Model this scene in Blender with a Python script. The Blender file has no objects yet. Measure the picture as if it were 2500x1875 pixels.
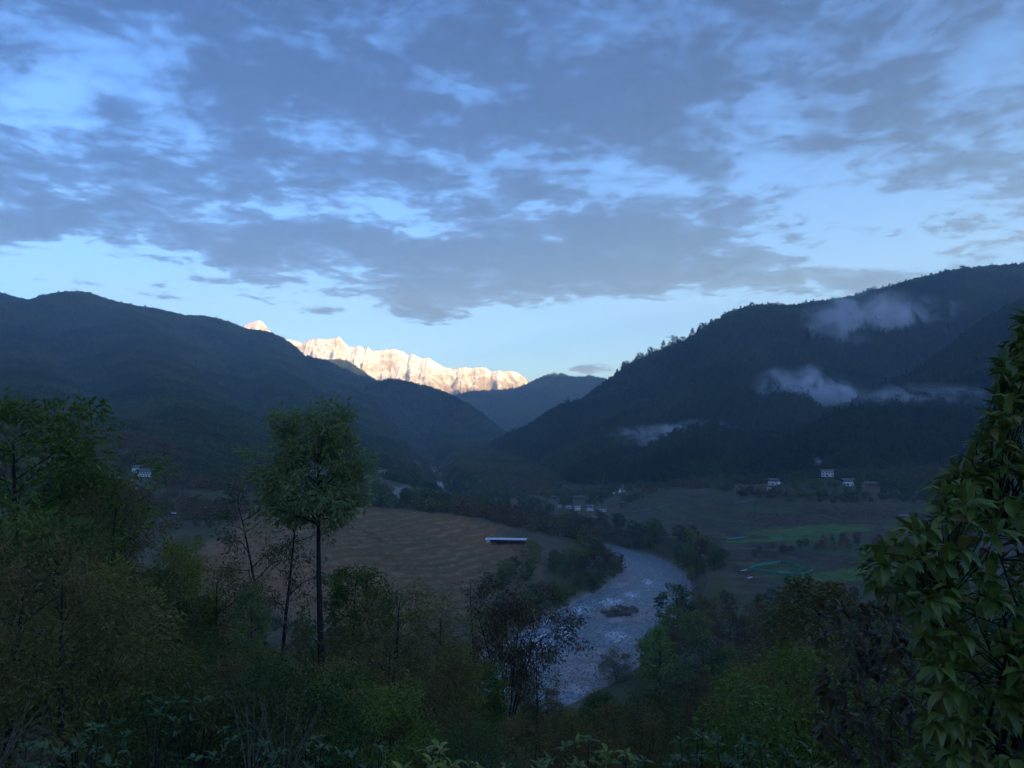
import bpy, math, random
import numpy as np
from mathutils import Vector

# =====================================================================
# camera, sky, sun, exposure
# =====================================================================
C = bpy.context.scene
COL = C.collection
R = math.radians
CAM_Z = 110.0
F_PX = 1890.0            # focal length in pixels of the 2500 px wide photograph
PITCH = R(4.0)
SUN_AZ = R(135.0)        # clockwise from +Y (the view direction)
SUN_EL = R(2.3)

cam_d = bpy.data.cameras.new('camera')
cam_d.sensor_width = 36.0
cam_d.lens = 36.0 * F_PX / 2500.0
cam_d.clip_start = 0.1
cam_d.clip_end = 60000.0
cam = bpy.data.objects.new('camera', cam_d)
COL.objects.link(cam)
cam.location = (0, 0, CAM_Z)
cam.rotation_euler = (R(90) + PITCH, 0, 0)
C.camera = cam

C.view_settings.view_transform = 'Standard'
C.view_settings.look = 'None'
C.view_settings.gamma = 1.0
C.view_settings.use_curve_mapping = False
C.view_settings.exposure = 2.95

C.cycles.use_denoising = True
C.cycles.max_bounces = 5
C.cycles.diffuse_bounces = 2
C.cycles.glossy_bounces = 2
C.cycles.transmission_bounces = 2
C.cycles.transparent_max_bounces = 4
C.cycles.volume_bounces = 1
C.cycles.volume_step_rate = 1.0
C.cycles.volume_max_steps = 128
C.cycles.sample_clamp_indirect = 4.0
C.cycles.caustics_reflective = False
C.cycles.caustics_refractive = False


class NT:
    """small helper to write node trees"""
    def __init__(self, tree):
        self.t = tree
        tree.nodes.clear()

    def n(self, kind, **kw):
        nd = self.t.nodes.new(kind)
        for k, v in kw.items():
            setattr(nd, k, v)
        return nd

    def link(self, a, b):
        self.t.links.new(a, b)

    def put(self, sock, v):
        if isinstance(v, bpy.types.NodeSocket):
            self.link(v, sock)
        else:
            sock.default_value = v

    def math(self, op, a, b=0.0, c=0.0, clamp=False):
        nd = self.n('ShaderNodeMath', operation=op, use_clamp=clamp)
        self.put(nd.inputs[0], a)
        self.put(nd.inputs[1], b)
        self.put(nd.inputs[2], c)
        return nd.outputs[0]

    def mix(self, f, a, b, blend='MIX'):
        nd = self.n('ShaderNodeMix', data_type='RGBA', blend_type=blend)
        self.put(nd.inputs[0], f)
        self.put(nd.inputs[6], a)
        self.put(nd.inputs[7], b)
        return nd.outputs[2]

    def ramp(self, v, lo, hi, a=0.0, b=1.0, smooth=True):
        nd = self.n('ShaderNodeMapRange', interpolation_type='SMOOTHSTEP' if smooth else 'LINEAR')
        nd.clamp = True
        self.put(nd.inputs[0], v)
        nd.inputs[1].default_value = lo
        nd.inputs[2].default_value = hi
        nd.inputs[3].default_value = a
        nd.inputs[4].default_value = b
        return nd.outputs[0]

    def noise(self, vec, scale, detail=4.0, rough=0.5, dist=0.0, lac=2.0):
        nd = self.n('ShaderNodeTexNoise')
        if vec is not None:
            self.link(vec, nd.inputs['Vector'])
        nd.inputs['Scale'].default_value = scale
        nd.inputs['Detail'].default_value = detail
        nd.inputs['Roughness'].default_value = rough
        nd.inputs['Distortion'].default_value = dist
        nd.inputs['Lacunarity'].default_value = lac
        return nd.outputs[0]

    def comb(self, x, y, z):
        nd = self.n('ShaderNodeCombineXYZ')
        self.put(nd.inputs[0], x)
        self.put(nd.inputs[1], y)
        self.put(nd.inputs[2], z)
        return nd.outputs[0]


def build_world():
    w = bpy.data.worlds.new('World')
    C.world = w
    w.use_nodes = True
    k = NT(w.node_tree)
    out = k.n('ShaderNodeOutputWorld')
    sky = k.n('ShaderNodeTexSky', sky_type='NISHITA')
    sky.sun_disc = False
    sky.sun_elevation = SUN_EL
    sky.sun_rotation = SUN_AZ
    sky.altitude = 1500.0
    sky.air_density = 1.0
    sky.dust_density = 0.3
    sky.ozone_density = 3.0
    bg = k.n('ShaderNodeBackground')
    bg.inputs[1].default_value = SKY_STRENGTH
    tc = k.n('ShaderNodeTexCoord')
    sep = k.n('ShaderNodeSeparateXYZ')
    k.link(tc.outputs['Generated'], sep.inputs[0])
    X, Y, Z = sep.outputs
    # the cloud deck: a flat layer seen from below
    zz = k.math('MAXIMUM', Z, 0.02)
    inv = k.math('DIVIDE', 1.0, k.math('ADD', zz, 0.10))
    px = k.math('MULTIPLY', X, inv)
    py = k.math('MULTIPLY', Y, inv)
    p = k.comb(px, py, 3.7)
    big = k.noise(p, 0.9, 2.0, 0.5, 0.2)
    mid = k.noise(p, 4.0, 8.0, 0.62, 0.3)
    fine = k.noise(p, 12.0, 5.0, 0.6, 0.3)
    # where the deck is thick or broken (directions of this sky: u = x/y, v = z/y)
    ysafe = k.math('MAXIMUM', Y, 0.15)
    u = k.math('DIVIDE', X, ysafe)
    v = k.math('DIVIDE', Z, ysafe)
    ahead = k.ramp(Y, 0.3, 0.6)

    def blob(cx, cy, rx, ry, amp):
        a = k.math('DIVIDE', k.math('SUBTRACT', u, (cx - 1250.0) / F_PX), rx / F_PX)
        b = k.math('DIVIDE', k.math('SUBTRACT', v, (1070.0 - cy) / F_PX), ry / F_PX)
        d = k.math('ADD', k.math('MULTIPLY', a, a), k.math('MULTIPLY', b, b))
        e = k.math('EXPONENT', k.math('MULTIPLY', d, -1.0))
        return k.math('MULTIPLY', e, amp)

    env = None
    for b in BLOBS:
        e = blob(*b)
        env = e if env is None else k.math('ADD', env, e)
    env = k.math('MULTIPLY', env, ahead)
    elev = k.ramp(Z, 0.10, 0.26, -0.30, 0.05)
    s = k.math('ADD', k.math('MULTIPLY', big, 0.35), k.math('MULTIPLY', mid, 0.95))
    s = k.math('ADD', s, k.math('MULTIPLY', fine, 0.44))
    s = k.math('ADD', k.math('ADD', s, env), elev)
    soft = k.ramp(Z, 0.22, 0.45, 0.0, 1.0)          # the high deck is a soft veil, the low clouds have edges
    lo = k.math('ADD', 0.775, k.math('MULTIPLY', soft, -0.13))
    hi = k.math('ADD', 0.895, k.math('MULTIPLY', soft, 0.13))
    nd = k.n('ShaderNodeMapRange', interpolation_type='SMOOTHSTEP')
    k.put(nd.inputs[0], s); k.put(nd.inputs[1], lo); k.put(nd.inputs[2], hi)
    cover = nd.outputs[0]
    thick = k.ramp(s, 0.81, 1.06)
    tint = k.mix(1.0, sky.outputs[0], SKY_TINT, 'MULTIPLY')
    k.link(tint, bg.inputs[0])
    # clouds before sunrise: they pass on part of the sky's light, less where thick
    ccol = k.mix(thick, (0.46, 0.47, 0.54, 1), (0.155, 0.17, 0.22, 1))
    ccol = k.mix(k.math('MULTIPLY', fine, k.math('MULTIPLY', thick, 0.4)), ccol, (0.43, 0.44, 0.50, 1))
    pink = k.math('MULTIPLY', k.ramp(Z, 0.05, 0.13, 1.0, 0.0), 0.8)
    ccol = k.mix(pink, ccol, (0.95, 0.66, 0.66, 1))
    ccol = k.mix(1.0, ccol, tint, 'MULTIPLY')
    # clouds on the unseen sun side brightened, as added fill for the land
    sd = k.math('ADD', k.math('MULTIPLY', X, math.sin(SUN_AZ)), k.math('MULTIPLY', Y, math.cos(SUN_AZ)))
    fill_glow = k.n('ShaderNodeVectorMath', operation='SCALE')
    k.link(ccol, fill_glow.inputs[0])
    k.link(k.ramp(sd, -0.2, 0.85, 1.0, 4.6), fill_glow.inputs[3])
    ccol = fill_glow.outputs[0]
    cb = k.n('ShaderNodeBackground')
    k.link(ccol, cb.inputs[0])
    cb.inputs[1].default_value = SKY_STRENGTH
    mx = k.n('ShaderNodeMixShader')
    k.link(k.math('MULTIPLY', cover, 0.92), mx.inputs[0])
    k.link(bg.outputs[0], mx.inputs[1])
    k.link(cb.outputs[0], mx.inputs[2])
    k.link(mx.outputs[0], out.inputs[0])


SKY_STRENGTH = 0.13
SKY_TINT = (0.80, 0.81, 0.99, 1)
BLOBS = [  # photograph pixel centre, radii, weight
    (1420, 655, 420, 75, 0.30), (1130, 610, 330, 60, 0.14), (1060, 745, 130, 55, 0.26), (620, 590, 280, 55, 0.20), (470, 690, 140, 40, 0.10),
    (260, 400, 300, 90, 0.08), (60, 540, 150, 55, 0.24), (1300, 180, 900, 190, 0.10), (1000, 420, 400, 60, 0.05), (2150, 690, 230, 35, 0.22),
    (2150, 540, 330, 110, -0.25), (150, 640, 200, 45, -0.25), (120, 180, 180, 110, -0.16),
    (900, 300, 160, 60, -0.10), (1750, 430, 420, 45, -0.10), (700, 510, 200, 30, -0.10), (1700, 800, 400, 60, -0.2),
    (1440, 900, 45, 14, 0.42), (780, 760, 60, 16, 0.25),
]
build_world()

sun_d = bpy.data.lights.new('sun', 'SUN')
sun_d.energy = 2.7
sun_d.angle = R(0.5)
sun_d.color = (1.0, 0.93, 0.50)
sun = bpy.data.objects.new('sun', sun_d)
COL.objects.link(sun)
sdir = Vector((math.sin(SUN_AZ) * math.cos(SUN_EL), math.cos(SUN_AZ) * math.cos(SUN_EL), math.sin(SUN_EL)))
sun.rotation_euler = sdir.to_track_quat('Z', 'Y').to_euler()
sun.location = (0, 0, 3000)

HAZE_DENSITY = 1.05e-4
HAZE_COLOR = (0.56, 0.78, 1.0, 1.0)   # blue scatters most, as in clear mountain air

# =====================================================================
# geometry helpers
# =====================================================================
rng = np.random.default_rng(7)
SP, CP = math.sin(PITCH), math.cos(PITCH)


def pt(px, py, Y):
    """the point of the ray through a photo pixel at forward distance Y"""
    a = (px - 1250.0) / F_PX
    b = (937.5 - py) / F_PX
    dx, dy, dz = a, CP - b * SP, SP + b * CP
    t = Y / dy
    return (dx * t, Y, CAM_Z + dz * t)


def project(x, y, z):
    z = np.asarray(z, float) - CAM_Z
    d = y * CP + z * SP
    b = (-y * SP + z * CP) / d
    return 1250.0 + F_PX * x / d, 937.5 - F_PX * b, d


def hash2(ix, iy, seed):
    h = (ix.astype(np.int64) * 374761393 + iy.astype(np.int64) * 668265263 + seed * 1442695041) & 0xFFFFFFFF
    h = ((h ^ (h >> 13)) * 1274126177) & 0xFFFFFFFF
    h = h ^ (h >> 16)
    return (h & 0xFFFFFF) / float(0xFFFFFF)


def vnoise(x, y, seed=0):
    ix, iy = np.floor(x), np.floor(y)
    fx, fy = x - ix, y - iy
    fx = fx * fx * fx * (fx * (fx * 6 - 15) + 10)
    fy = fy * fy * fy * (fy * (fy * 6 - 15) + 10)
    a = hash2(ix, iy, seed); b = hash2(ix + 1, iy, seed)
    c = hash2(ix, iy + 1, seed); d = hash2(ix + 1, iy + 1, seed)
    return (a + (b - a) * fx) * (1 - fy) + (c + (d - c) * fx) * fy


def fbm(x, y, scale, octaves=4, seed=0, gain=0.5, ridged=False):
    x = np.asarray(x, float) / scale
    y = np.asarray(y, float) / scale
    s = 0.0; amp = 1.0; tot = 0.0
    for o in range(octaves):
        n = vnoise(x + 17.3 * o, y - 9.1 * o, seed + o)
        if ridged:
            n = 1 - np.abs(2 * n - 1)
        s = s + amp * n
        tot += amp
        amp *= gain
        x, y = (0.8 * x - 0.6 * y) * 2.03, (0.6 * x + 0.8 * y) * 2.03
    return s / tot


def sstep(a, b, x):
    t = np.clip((x - a) / (b - a), 0, 1)
    return t * t * (3 - 2 * t)


def mesh_from(name, verts, faces, smooth=False):
    """verts (n,3) array, faces list of arrays, each (m,k)"""
    me = bpy.data.meshes.new(name)
    verts = np.asarray(verts, np.float32)
    if not isinstance(faces, list):
        faces = [faces]
    faces = [np.asarray(f, np.int32) for f in faces if len(f)]
    me.vertices.add(len(verts))
    me.vertices.foreach_set('co', verts.ravel())
    nl = sum(f.size for f in faces)
    npol = sum(len(f) for f in faces)
    me.loops.add(nl)
    me.polygons.add(npol)
    me.loops.foreach_set('vertex_index', np.concatenate([f.ravel() for f in faces]))
    starts = []; tots = []
    pos = 0
    for f in faces:
        k = f.shape[1]
        starts.append(pos + np.arange(len(f)) * k)
        tots.append(np.full(len(f), k))
        pos += f.size
    me.polygons.foreach_set('loop_start', np.concatenate(starts).astype(np.int32))
    me.polygons.foreach_set('loop_total', np.concatenate(tots).astype(np.int32))
    me.polygons.foreach_set('use_smooth', np.full(npol, smooth, bool))
    me.update(calc_edges=True)
    return me


def vattr(me, name, arr):
    arr = np.asarray(arr, np.float32)
    if arr.ndim == 1:
        a = me.attributes.new(name, 'FLOAT', 'POINT')
        a.data.foreach_set('value', arr)
    else:
        a = me.attributes.new(name, 'FLOAT_COLOR', 'POINT')
        rgba = np.ones((len(arr), 4), np.float32)
        rgba[:, :3] = arr
        a.data.foreach_set('color', rgba.ravel())


def obj(name, me, mat=None, parent=None, loc=None):
    o = bpy.data.objects.new(name, me)
    COL.objects.link(o)
    if mat is not None:
        me.materials.clear()
        me.materials.append(mat)
    if parent is not None:
        o.parent = parent
    if loc is not None:
        o.location = loc
    return o


def tag(o, label=None, cat=None, group=None, kind=None):
    if label: o['label'] = label
    if cat: o['category'] = cat
    if group: o['group'] = group
    if kind: o['kind'] = kind
    return o


def thing(name, loc, label, cat, group=None, rz=0.0, scale=1.0):
    o = bpy.data.objects.new(name, None)
    o.empty_display_size = 0.3
    COL.objects.link(o)
    o.location = loc
    o.rotation_euler = (0, 0, rz)
    o.scale = (scale, scale, scale)
    return tag(o, label, cat, group)


def copy_tree(o, parent=None):
    c = o.copy()
    COL.objects.link(c)
    c.parent = parent
    for ch in list(o.children):
        copy_tree(ch, c)
    return c


# ---------------------------------------------------------------- materials
def new_mat(name):
    m = bpy.data.materials.new(name)
    m.use_nodes = True
    return m, NT(m.node_tree)


def finish(k, bsdf):
    out = k.n('ShaderNodeOutputMaterial')
    k.link(bsdf.outputs[0], out.inputs[0])


def principled(k, color, rough=0.8, spec=0.3, normal=None):
    b = k.n('ShaderNodeBsdfPrincipled')
    k.put(b.inputs['Base Color'], color)
    k.put(b.inputs['Roughness'], rough)
    b.inputs['Specular IOR Level'].default_value = spec
    if normal is not None:
        k.link(normal, b.inputs['Normal'])
    return b


def bump(k, h, strength, dist):
    nd = k.n('ShaderNodeBump')
    nd.inputs['Strength'].default_value = strength
    nd.inputs['Distance'].default_value = dist
    k.link(h, nd.inputs['Height'])
    return nd.outputs[0]


def plain_mat(name, col, rough=0.7, var=0.25, scale=3.0, spec=0.3, metallic=0.0):
    m, k = new_mat(name)
    tc = k.n('ShaderNodeTexCoord')
    n = k.noise(tc.outputs['Object'], scale, 5.0, 0.6)
    f = k.ramp(n, 0.3, 0.7, 1 - var, 1 + var)
    c = k.n('ShaderNodeVectorMath', operation='SCALE')
    c.inputs[0].default_value = col
    k.link(f, c.inputs[3])
    b = principled(k, c.outputs[0], rough, spec)
    b.inputs['Metallic'].default_value = metallic
    finish(k, b)
    return m


def leaf_mat(name, c1, c2, trans=0.25, rough=0.5, spec=0.25):
    """two leaf tones; leaf-to-leaf and plant-to-plant variation"""
    m, k = new_mat(name)
    at = k.n('ShaderNodeAttribute', attribute_name='lv')
    oi = k.n('ShaderNodeObjectInfo')
    f = k.math('ADD', k.math('MULTIPLY', at.outputs['Fac'], 0.65), k.math('MULTIPLY', oi.outputs['Random'], 0.35))
    col = k.mix(f, (*c1, 1), (*c2, 1))
    br = k.math('ADD', k.math('MULTIPLY', oi.outputs['Random'], 0.5), 0.75)
    sc = k.n('ShaderNodeVectorMath', operation='SCALE')
    k.link(col, sc.inputs[0])
    k.link(br, sc.inputs[3])
    b = principled(k, sc.outputs[0], rough, spec)
    t = k.n('ShaderNodeBsdfTranslucent')
    k.link(sc.outputs[0], t.inputs[0])
    mx = k.n('ShaderNodeMixShader')
    mx.inputs[0].default_value = trans
    k.link(b.outputs[0], mx.inputs[1])
    k.link(t.outputs[0], mx.inputs[2])
    finish(k, mx)
    return m


# =====================================================================
# the terrain as a function of the ground plan
# =====================================================================
RIVER = np.array([(-420, 3600), (-330, 2800), (-190, 2000), (-150, 1500), (-75, 1150), (-20, 970), (45, 850), (100, 760),
                  (115, 690), (115, 640), (106, 590), (89, 545), (68, 500), (52, 455), (36, 410), (12, 370), (-12, 335),
                  (-45, 295), (-110, 250), (-220, 210), (-500, 160), (-1200, 80)], float)
RIVER_W = np.array([9, 9, 11, 14, 16, 17, 18, 19, 19, 20, 22, 28, 32, 34, 33, 30, 28, 30, 30, 32, 36, 40], float)


def densify(P, step, *extra, k=5):
    seg = np.linalg.norm(np.diff(P[:, :2], axis=0), axis=1)
    s = np.concatenate([[0], np.cumsum(seg)])
    n = max(2, int(s[-1] / step))
    t = np.linspace(0, s[-1], n)
    # rounded corners
    cols = [np.interp(t, s, P[:, i]) for i in range(P.shape[1])]
    res = []
    for c in cols + [np.interp(t, s, e) for e in extra]:
        pad = np.concatenate([np.full(k, c[0]), c, np.full(k, c[-1])])
        res.append(np.convolve(pad, np.ones(2 * k + 1) / (2 * k + 1), 'valid'))
    return np.stack(res, 1)


RIV = densify(RIVER, 8.0, RIVER_W)


def river_z(y):
    return np.where(y > 720, (y - 720) * 0.016, 0.0)


def river_dist_exact(x, y):
    out = np.empty(len(x), np.float32)
    rx, ry, rw = (RIV[:, i].astype(np.float32) for i in range(3))
    x = x.astype(np.float32); y = y.astype(np.float32)
    for i in range(0, len(x), 20000):
        d = np.sqrt((x[i:i + 20000, None] - rx) ** 2 + (y[i:i + 20000, None] - ry) ** 2) - rw
        out[i:i + 20000] = d.min(1)
    return out


class Lattice:
    """a field sampled on a regular grid, read back bilinearly"""
    def __init__(self, x0, x1, y0, y1, step, fn):
        self.x0, self.y0, self.st = x0, y0, step
        gx = np.arange(x0, x1 + step, step); gy = np.arange(y0, y1 + step, step)
        self.nx, self.ny = len(gx), len(gy)
        X, Y = np.meshgrid(gx, gy, indexing='ij')
        self.f = [np.asarray(v, float).reshape(self.nx, self.ny) for v in fn(X.ravel(), Y.ravel())]

    def __call__(self, x, y, which=0, nearest=False):
        u = np.clip((x - self.x0) / self.st, 0, self.nx - 1.001)
        v = np.clip((y - self.y0) / self.st, 0, self.ny - 1.001)
        a = self.f[which]
        if nearest:
            return a[np.rint(u).astype(int), np.rint(v).astype(int)]
        i, j = u.astype(int), v.astype(int)
        fu, fv = u - i, v - j
        return (a[i, j] * (1 - fu) + a[i + 1, j] * fu) * (1 - fv) + (a[i, j + 1] * (1 - fu) + a[i + 1, j + 1] * fu) * fv


RD_NEAR = Lattice(-700, 500, -100, 1500, 6.0, lambda x, y: [river_dist_exact(x, y)])
RD_FAR = Lattice(-5400, 5400, -5400, 7500, 50.0, lambda x, y: [river_dist_exact(x, y)])


def river_dist(x, y):
    """distance to the water's edge line (negative inside the channel)"""
    inn = (x > -690) & (x < 490) & (y > -90) & (y < 1490)
    return np.where(inn, RD_NEAR(x, y), RD_FAR(x, y))


CTRL = [  # ground plan points (x, y, z) with river = 0
    (0, -40, 118), (0, 0, 108.3), (0, 12, 104), (0, 30, 97.5), (0, 60, 86), (0, 120, 62), (0, 200, 32), (0, 270, 10),
    (-60, 0, 110), (-60, 60, 92), (-60, 150, 58), (-90, 250, 22), (-120, 330, 12), (40, 0, 107), (40, 60, 82),
    (60, 150, 40), (95, 220, 8), (170, 260, 5), (260, 220, 18), (260, 100, 52), (220, 0, 100), (-220, 0, 112),
    (-220, 150, 72), (-200, 290, 30), (300, 400, 12), (150, 420, 4.5), (120, 330, 4), (190, 480, 8), (200, 360, 6),
    (0, -300, 200), (-600, -100, 190), (600, -100, 190), (600, 300, 90), (-600, 300, 120), (500, 600, 60),
]
for a in [(700, 1530, 400), (500, 1350, 480), (950, 1420, 470), (1180, 1420, 490), (850, 1245, 680), (1100, 1262, 690),
          (1235, 1318, 600), (1440, 1385, 610), (1330, 1360, 590), (1000, 1330, 570), (425, 1262, 630), (378, 1176, 850),
          (600, 1130, 1000), (100, 1050, 900), (0, 990, 1300), (900, 1205, 850), (1000, 1190, 1000),
          (1100, 1195, 1100), (1250, 1210, 1300), (1100, 1135, 2000), (1130, 1110, 2500), (1400, 1246, 1080),
          (1540, 1246, 1080), (1500, 1300, 800), (1700, 1330, 700), (1850, 1380, 580), (1950, 1390, 580),
          (2000, 1330, 650), (1900, 1280, 800), (1750, 1230, 950), (1890, 1184, 950), (2020, 1158, 907),
          (2070, 1184, 900), (2130, 1187, 920), (2215, 1268, 800), (2400, 1250, 780), (2400, 1350, 600),
          (2200, 1420, 520), (1600, 1190, 1150), (1512, 1203, 1200), (2500, 1150, 850), (200, 1250, 560)]:
    CTRL.append(pt(*a))
CTRL = np.array(CTRL)


def rbf_fit(P):
    d = np.hypot(P[:, None, 0] - P[None, :, 0], P[:, None, 1] - P[None, :, 1])
    K = d + np.eye(len(P)) * -4.0
    A = np.zeros((len(P) + 3, len(P) + 3))
    A[:len(P), :len(P)] = K
    A[:len(P), len(P):] = np.c_[np.ones(len(P)), P[:, :2]]
    A[len(P):, :len(P)] = A[:len(P), len(P):].T
    return np.linalg.solve(A, np.r_[P[:, 2], 0, 0, 0])


RBF = rbf_fit(CTRL)


def base_h(x, y):
    out = np.empty(len(x))
    n = len(CTRL)
    for i in range(0, len(x), 60000):
        xs, ys = x[i:i + 60000], y[i:i + 60000]
        d = np.hypot(xs[:, None] - CTRL[None, :, 0], ys[:, None] - CTRL[None, :, 1])
        out[i:i + 60000] = d @ RBF[:n] + RBF[n] + RBF[n + 1] * xs + RBF[n + 2] * ys
    return out


def ridge(points, slope, drop=0.0):
    P = np.array([pt(*p) for p in points])
    P[:, 2] -= drop
    return densify(P, 36.0, k=1), slope


def ridge3(points, slope):
    return densify(np.array(points, float), 90.0), slope


RIDGES = [
    # 0 left mountain
    ridge([(-1500, 640, 3690), (-600, 690, 4059), (-150, 700, 4305), (0, 712, 4305), (60, 730, 4305), (92, 741, 4305), (125, 727, 4305), (190, 711, 4244),
           (215, 710, 4244), (240, 723, 4244), (300, 739, 4305), (332, 747, 4305), (400, 755, 4366), (459, 771, 4428), (500, 768, 4428),
           (570, 788, 4490), (604, 805, 4551), (652, 805, 4551), (705, 832, 4612), (734, 857, 4674), (770, 877, 4736),
           (800, 900, 4797), (850, 945, 4797), (900, 985, 4674)], 0.27, 9),
    # 1 the spur below it
    ridge([(700, 960, 3600), (850, 940, 3960), (925, 934, 4080), (951, 923, 4080), (972, 924, 4020), (1030, 939, 3960), (1066, 948, 3900), (1103, 966, 3840),
           (1150, 990, 3720), (1190, 1030, 3540), (1180, 1080, 3240)], 0.40, 9),
    # 2 dark hill before the snow
    ridge([(600, 880, 6223), (735, 880, 6223), (773, 876, 6223), (790, 880, 6223), (830, 876, 6223), (858, 888, 6223), (885, 912, 6223), (922, 931, 6223), (960, 955, 6223)], 0.55, 9),
    # 3 far blue ridge closing the valley
    ridge([(950, 1000, 6604), (1113, 966, 6604), (1139, 957, 6604), (1247, 951, 6604), (1301, 937, 6604), (1335, 918, 6604), (1358, 911, 6604), (1372, 914, 6604), (1386, 923, 6604),
           (1421, 919, 6604), (1453, 920, 6604), (1472, 926, 6604), (1500, 929, 6604), (1700, 900, 6223), (2100, 850, 6223)], 0.45, 9),
    # 4 right mountain
    ridge([(1340, 1075, 2950), (1400, 1010, 2891), (1460, 955, 2773), (1500, 928, 2655), (1535, 903, 2596), (1570, 878, 2537), (1630, 856, 2478), (1693, 824, 2478), (1741, 800, 2478),
           (1800, 762, 2537), (1825, 751, 2537), (1942, 751, 2596), (2002, 740, 2655), (2069, 731, 2714), (2180, 702, 2773),
           (2306, 668, 2832), (2401, 656, 2891), (2496, 652, 2950), (2800, 560, 2950), (3300, 400, 2950)], 0.44, 4),
    # 5 front spur
    ridge([(1780, 1160, 1150), (1890, 1100, 1180), (1977, 1052, 1220), (2021, 1023, 1230), (2063, 985, 1240), (2110, 978, 1260), (2200, 968, 1300), (2330, 930, 1350), (2500, 870, 1400), (2800, 780, 1450)], 0.50, 12),
    # 6 spur behind it
    ridge([(2050, 1000, 1650), (2164, 937, 1600), (2227, 911, 1600), (2275, 890, 1620), (2338, 852, 1650), (2433, 776, 1700), (2496, 730, 1800), (2700, 640, 1900)], 0.50, 12),
    # 7 the mountains round the valley outside the picture
    ridge3([(3250, 5000, 800), (3300, 3800, 880), (3300, 2300, 900), (3300, 1200, 900), (3300, 0, 960), (3250, -1000, 1270), (3050, -2000, 1400), (2300, -2900, 1300), (600, -3100, 1150), (-1800, -2600, 1100), (-3100, -900, 1050), (-3400, 1200, 1000), (-3400, 2600, 1000)], 0.52),
    # 8-10 spurs down the face of the left mountain
    ridge([(0, 714, 4300), (30, 850, 2800), (60, 930, 1900), (85, 1005, 1300)], 0.36, 9),
    ridge([(300, 741, 4300), (350, 850, 3000), (400, 930, 2200), (450, 1000, 1600), (480, 1065, 1200)], 0.36, 9),
    ridge([(604, 807, 4550), (640, 880, 3500), (690, 955, 2700), (740, 1020, 2000), (780, 1075, 1500), (800, 1110, 1250)], 0.40, 9),
    # 11-13 spurs down the face of the right mountain
    ridge([(1625, 900, 2440), (1570, 975, 2100), (1540, 1050, 1700), (1520, 1120, 1400)], 0.55, 12),
    ridge([(1800, 764, 2530), (1765, 890, 2000), (1735, 1000, 1600), (1700, 1100, 1280)], 0.55, 12),
    ridge([(2002, 742, 2650), (1960, 850, 2150), (1925, 950, 1800), (1880, 1050, 1450)], 0.55, 12),
]
OWNER = {9: 1, 10: 1, 11: 1, 12: 5, 13: 5, 14: 5}
# distance within which each ridge's tree cover and colour hold is decided by the owner id


STEEP = {0: (1.9, 2.7), 1: (1.0, 2.0), 2: (1.0, 1.5), 3: (1.0, 1.0), 4: (1.7, 1.0), 5: (1.6, 1.0), 6: (1.6, 1.0)}   # steeper flanks towards the valley (left, right)


def ridge_h(x, y):
    best = np.full(len(x), -1e9)
    own = np.zeros(len(x), int)
    dist = np.zeros(len(x))
    x = x.astype(np.float32); y = y.astype(np.float32)
    for ri, (P, s) in enumerate(RIDGES):
        P = P.astype(np.float32)
        for i in range(0, len(x), 30000):
            xs, ys = x[i:i + 30000], y[i:i + 30000]
            dx = xs[:, None] - P[None, :, 0]
            al, ar = STEEP.get(ri, (1.0, 1.0))
            dx = np.where(dx > 0, dx * ar, dx * al)
            d = np.sqrt(dx ** 2 + (ys[:, None] - P[None, :, 1]) ** 2)
            h = P[None, :, 2] - s * np.sqrt(d * d + 900.0) + s * 30
            am = h.argmax(1)
            h = h[np.arange(len(xs)), am]
            d = d[np.arange(len(xs)), am]
            b = best[i:i + 30000]
            m = h > b
            b[m] = h[m]
            dist[i:i + 30000][m] = d[m]
            own[i:i + 30000][m] = ri + 1
    return best, own, dist


RID = Lattice(-4900, 4900, -4900, 7500, 18.0, ridge_h)


def field_masks(x, y, rd):
    """0..1 masks of the terraced fields: left (dry), right (dark)"""
    n = (fbm(x, y, 60, 3, 5) - 0.5) * 50
    inL = sstep(0, 25, -(np.abs((x + 95 + 0.16 * (y - 560)) / 1.0) - 118) + n) * sstep(395, 430, y + n * 0.6) * sstep(740, 700, y + n)
    # keep the terrace off the river bank
    inL = inL * sstep(20, 45, rd)
    n2 = (fbm(x, y, 80, 3, 9) - 0.5) * 60
    e = 130 + 0.0 * y
    inR = sstep(24, 44, rd) * sstep(500, 540, y + n2 * 0.4) * sstep(1140, 1090, y + n2) * sstep(60, 110, x + 0.32 * (y - 700) + n2 * 0.5) * sstep(470, 420, x + n2 - 0.05 * (y - 600))
    return inL, inR


def terrace(h, step, sharp):
    q = h / step
    f = np.floor(q)
    t = q - f
    return (f + sstep(1 - sharp, 1, t)) * step


def bars(x, y):
    """gravel bars in the river: height above water"""
    def el(cx, cy, rx, ry, rot, hgt):
        c, s = math.cos(rot), math.sin(rot)
        u = ((x - cx) * c + (y - cy) * s) / rx
        v = (-(x - cx) * s + (y - cy) * c) / ry
        n = (fbm(x, y, 9, 3, 31) - 0.5) * 0.9
        return hgt * np.clip(1 - (u * u + v * v) + n, -1.5, 1)
    b = np.maximum(el(74, 492, 27, 25, 0.5, 1.5), el(41, 377, 19, 44, -0.25, 1.6))
    b = np.maximum(b, el(92, 625, 7, 22, 0.0, 1.2))
    b = np.maximum(b, el(80, 590, 6, 14, -0.6, 1.0))
    return b


ROCK_SPOTS = [(938, 1160, 24), (945, 1172, 20), (975, 1198, 22), (1035, 1208, 14),
              (1590, 985, 26), (1625, 970, 20), (2075, 1005, 22), (2150, 1000, 18)]


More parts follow.
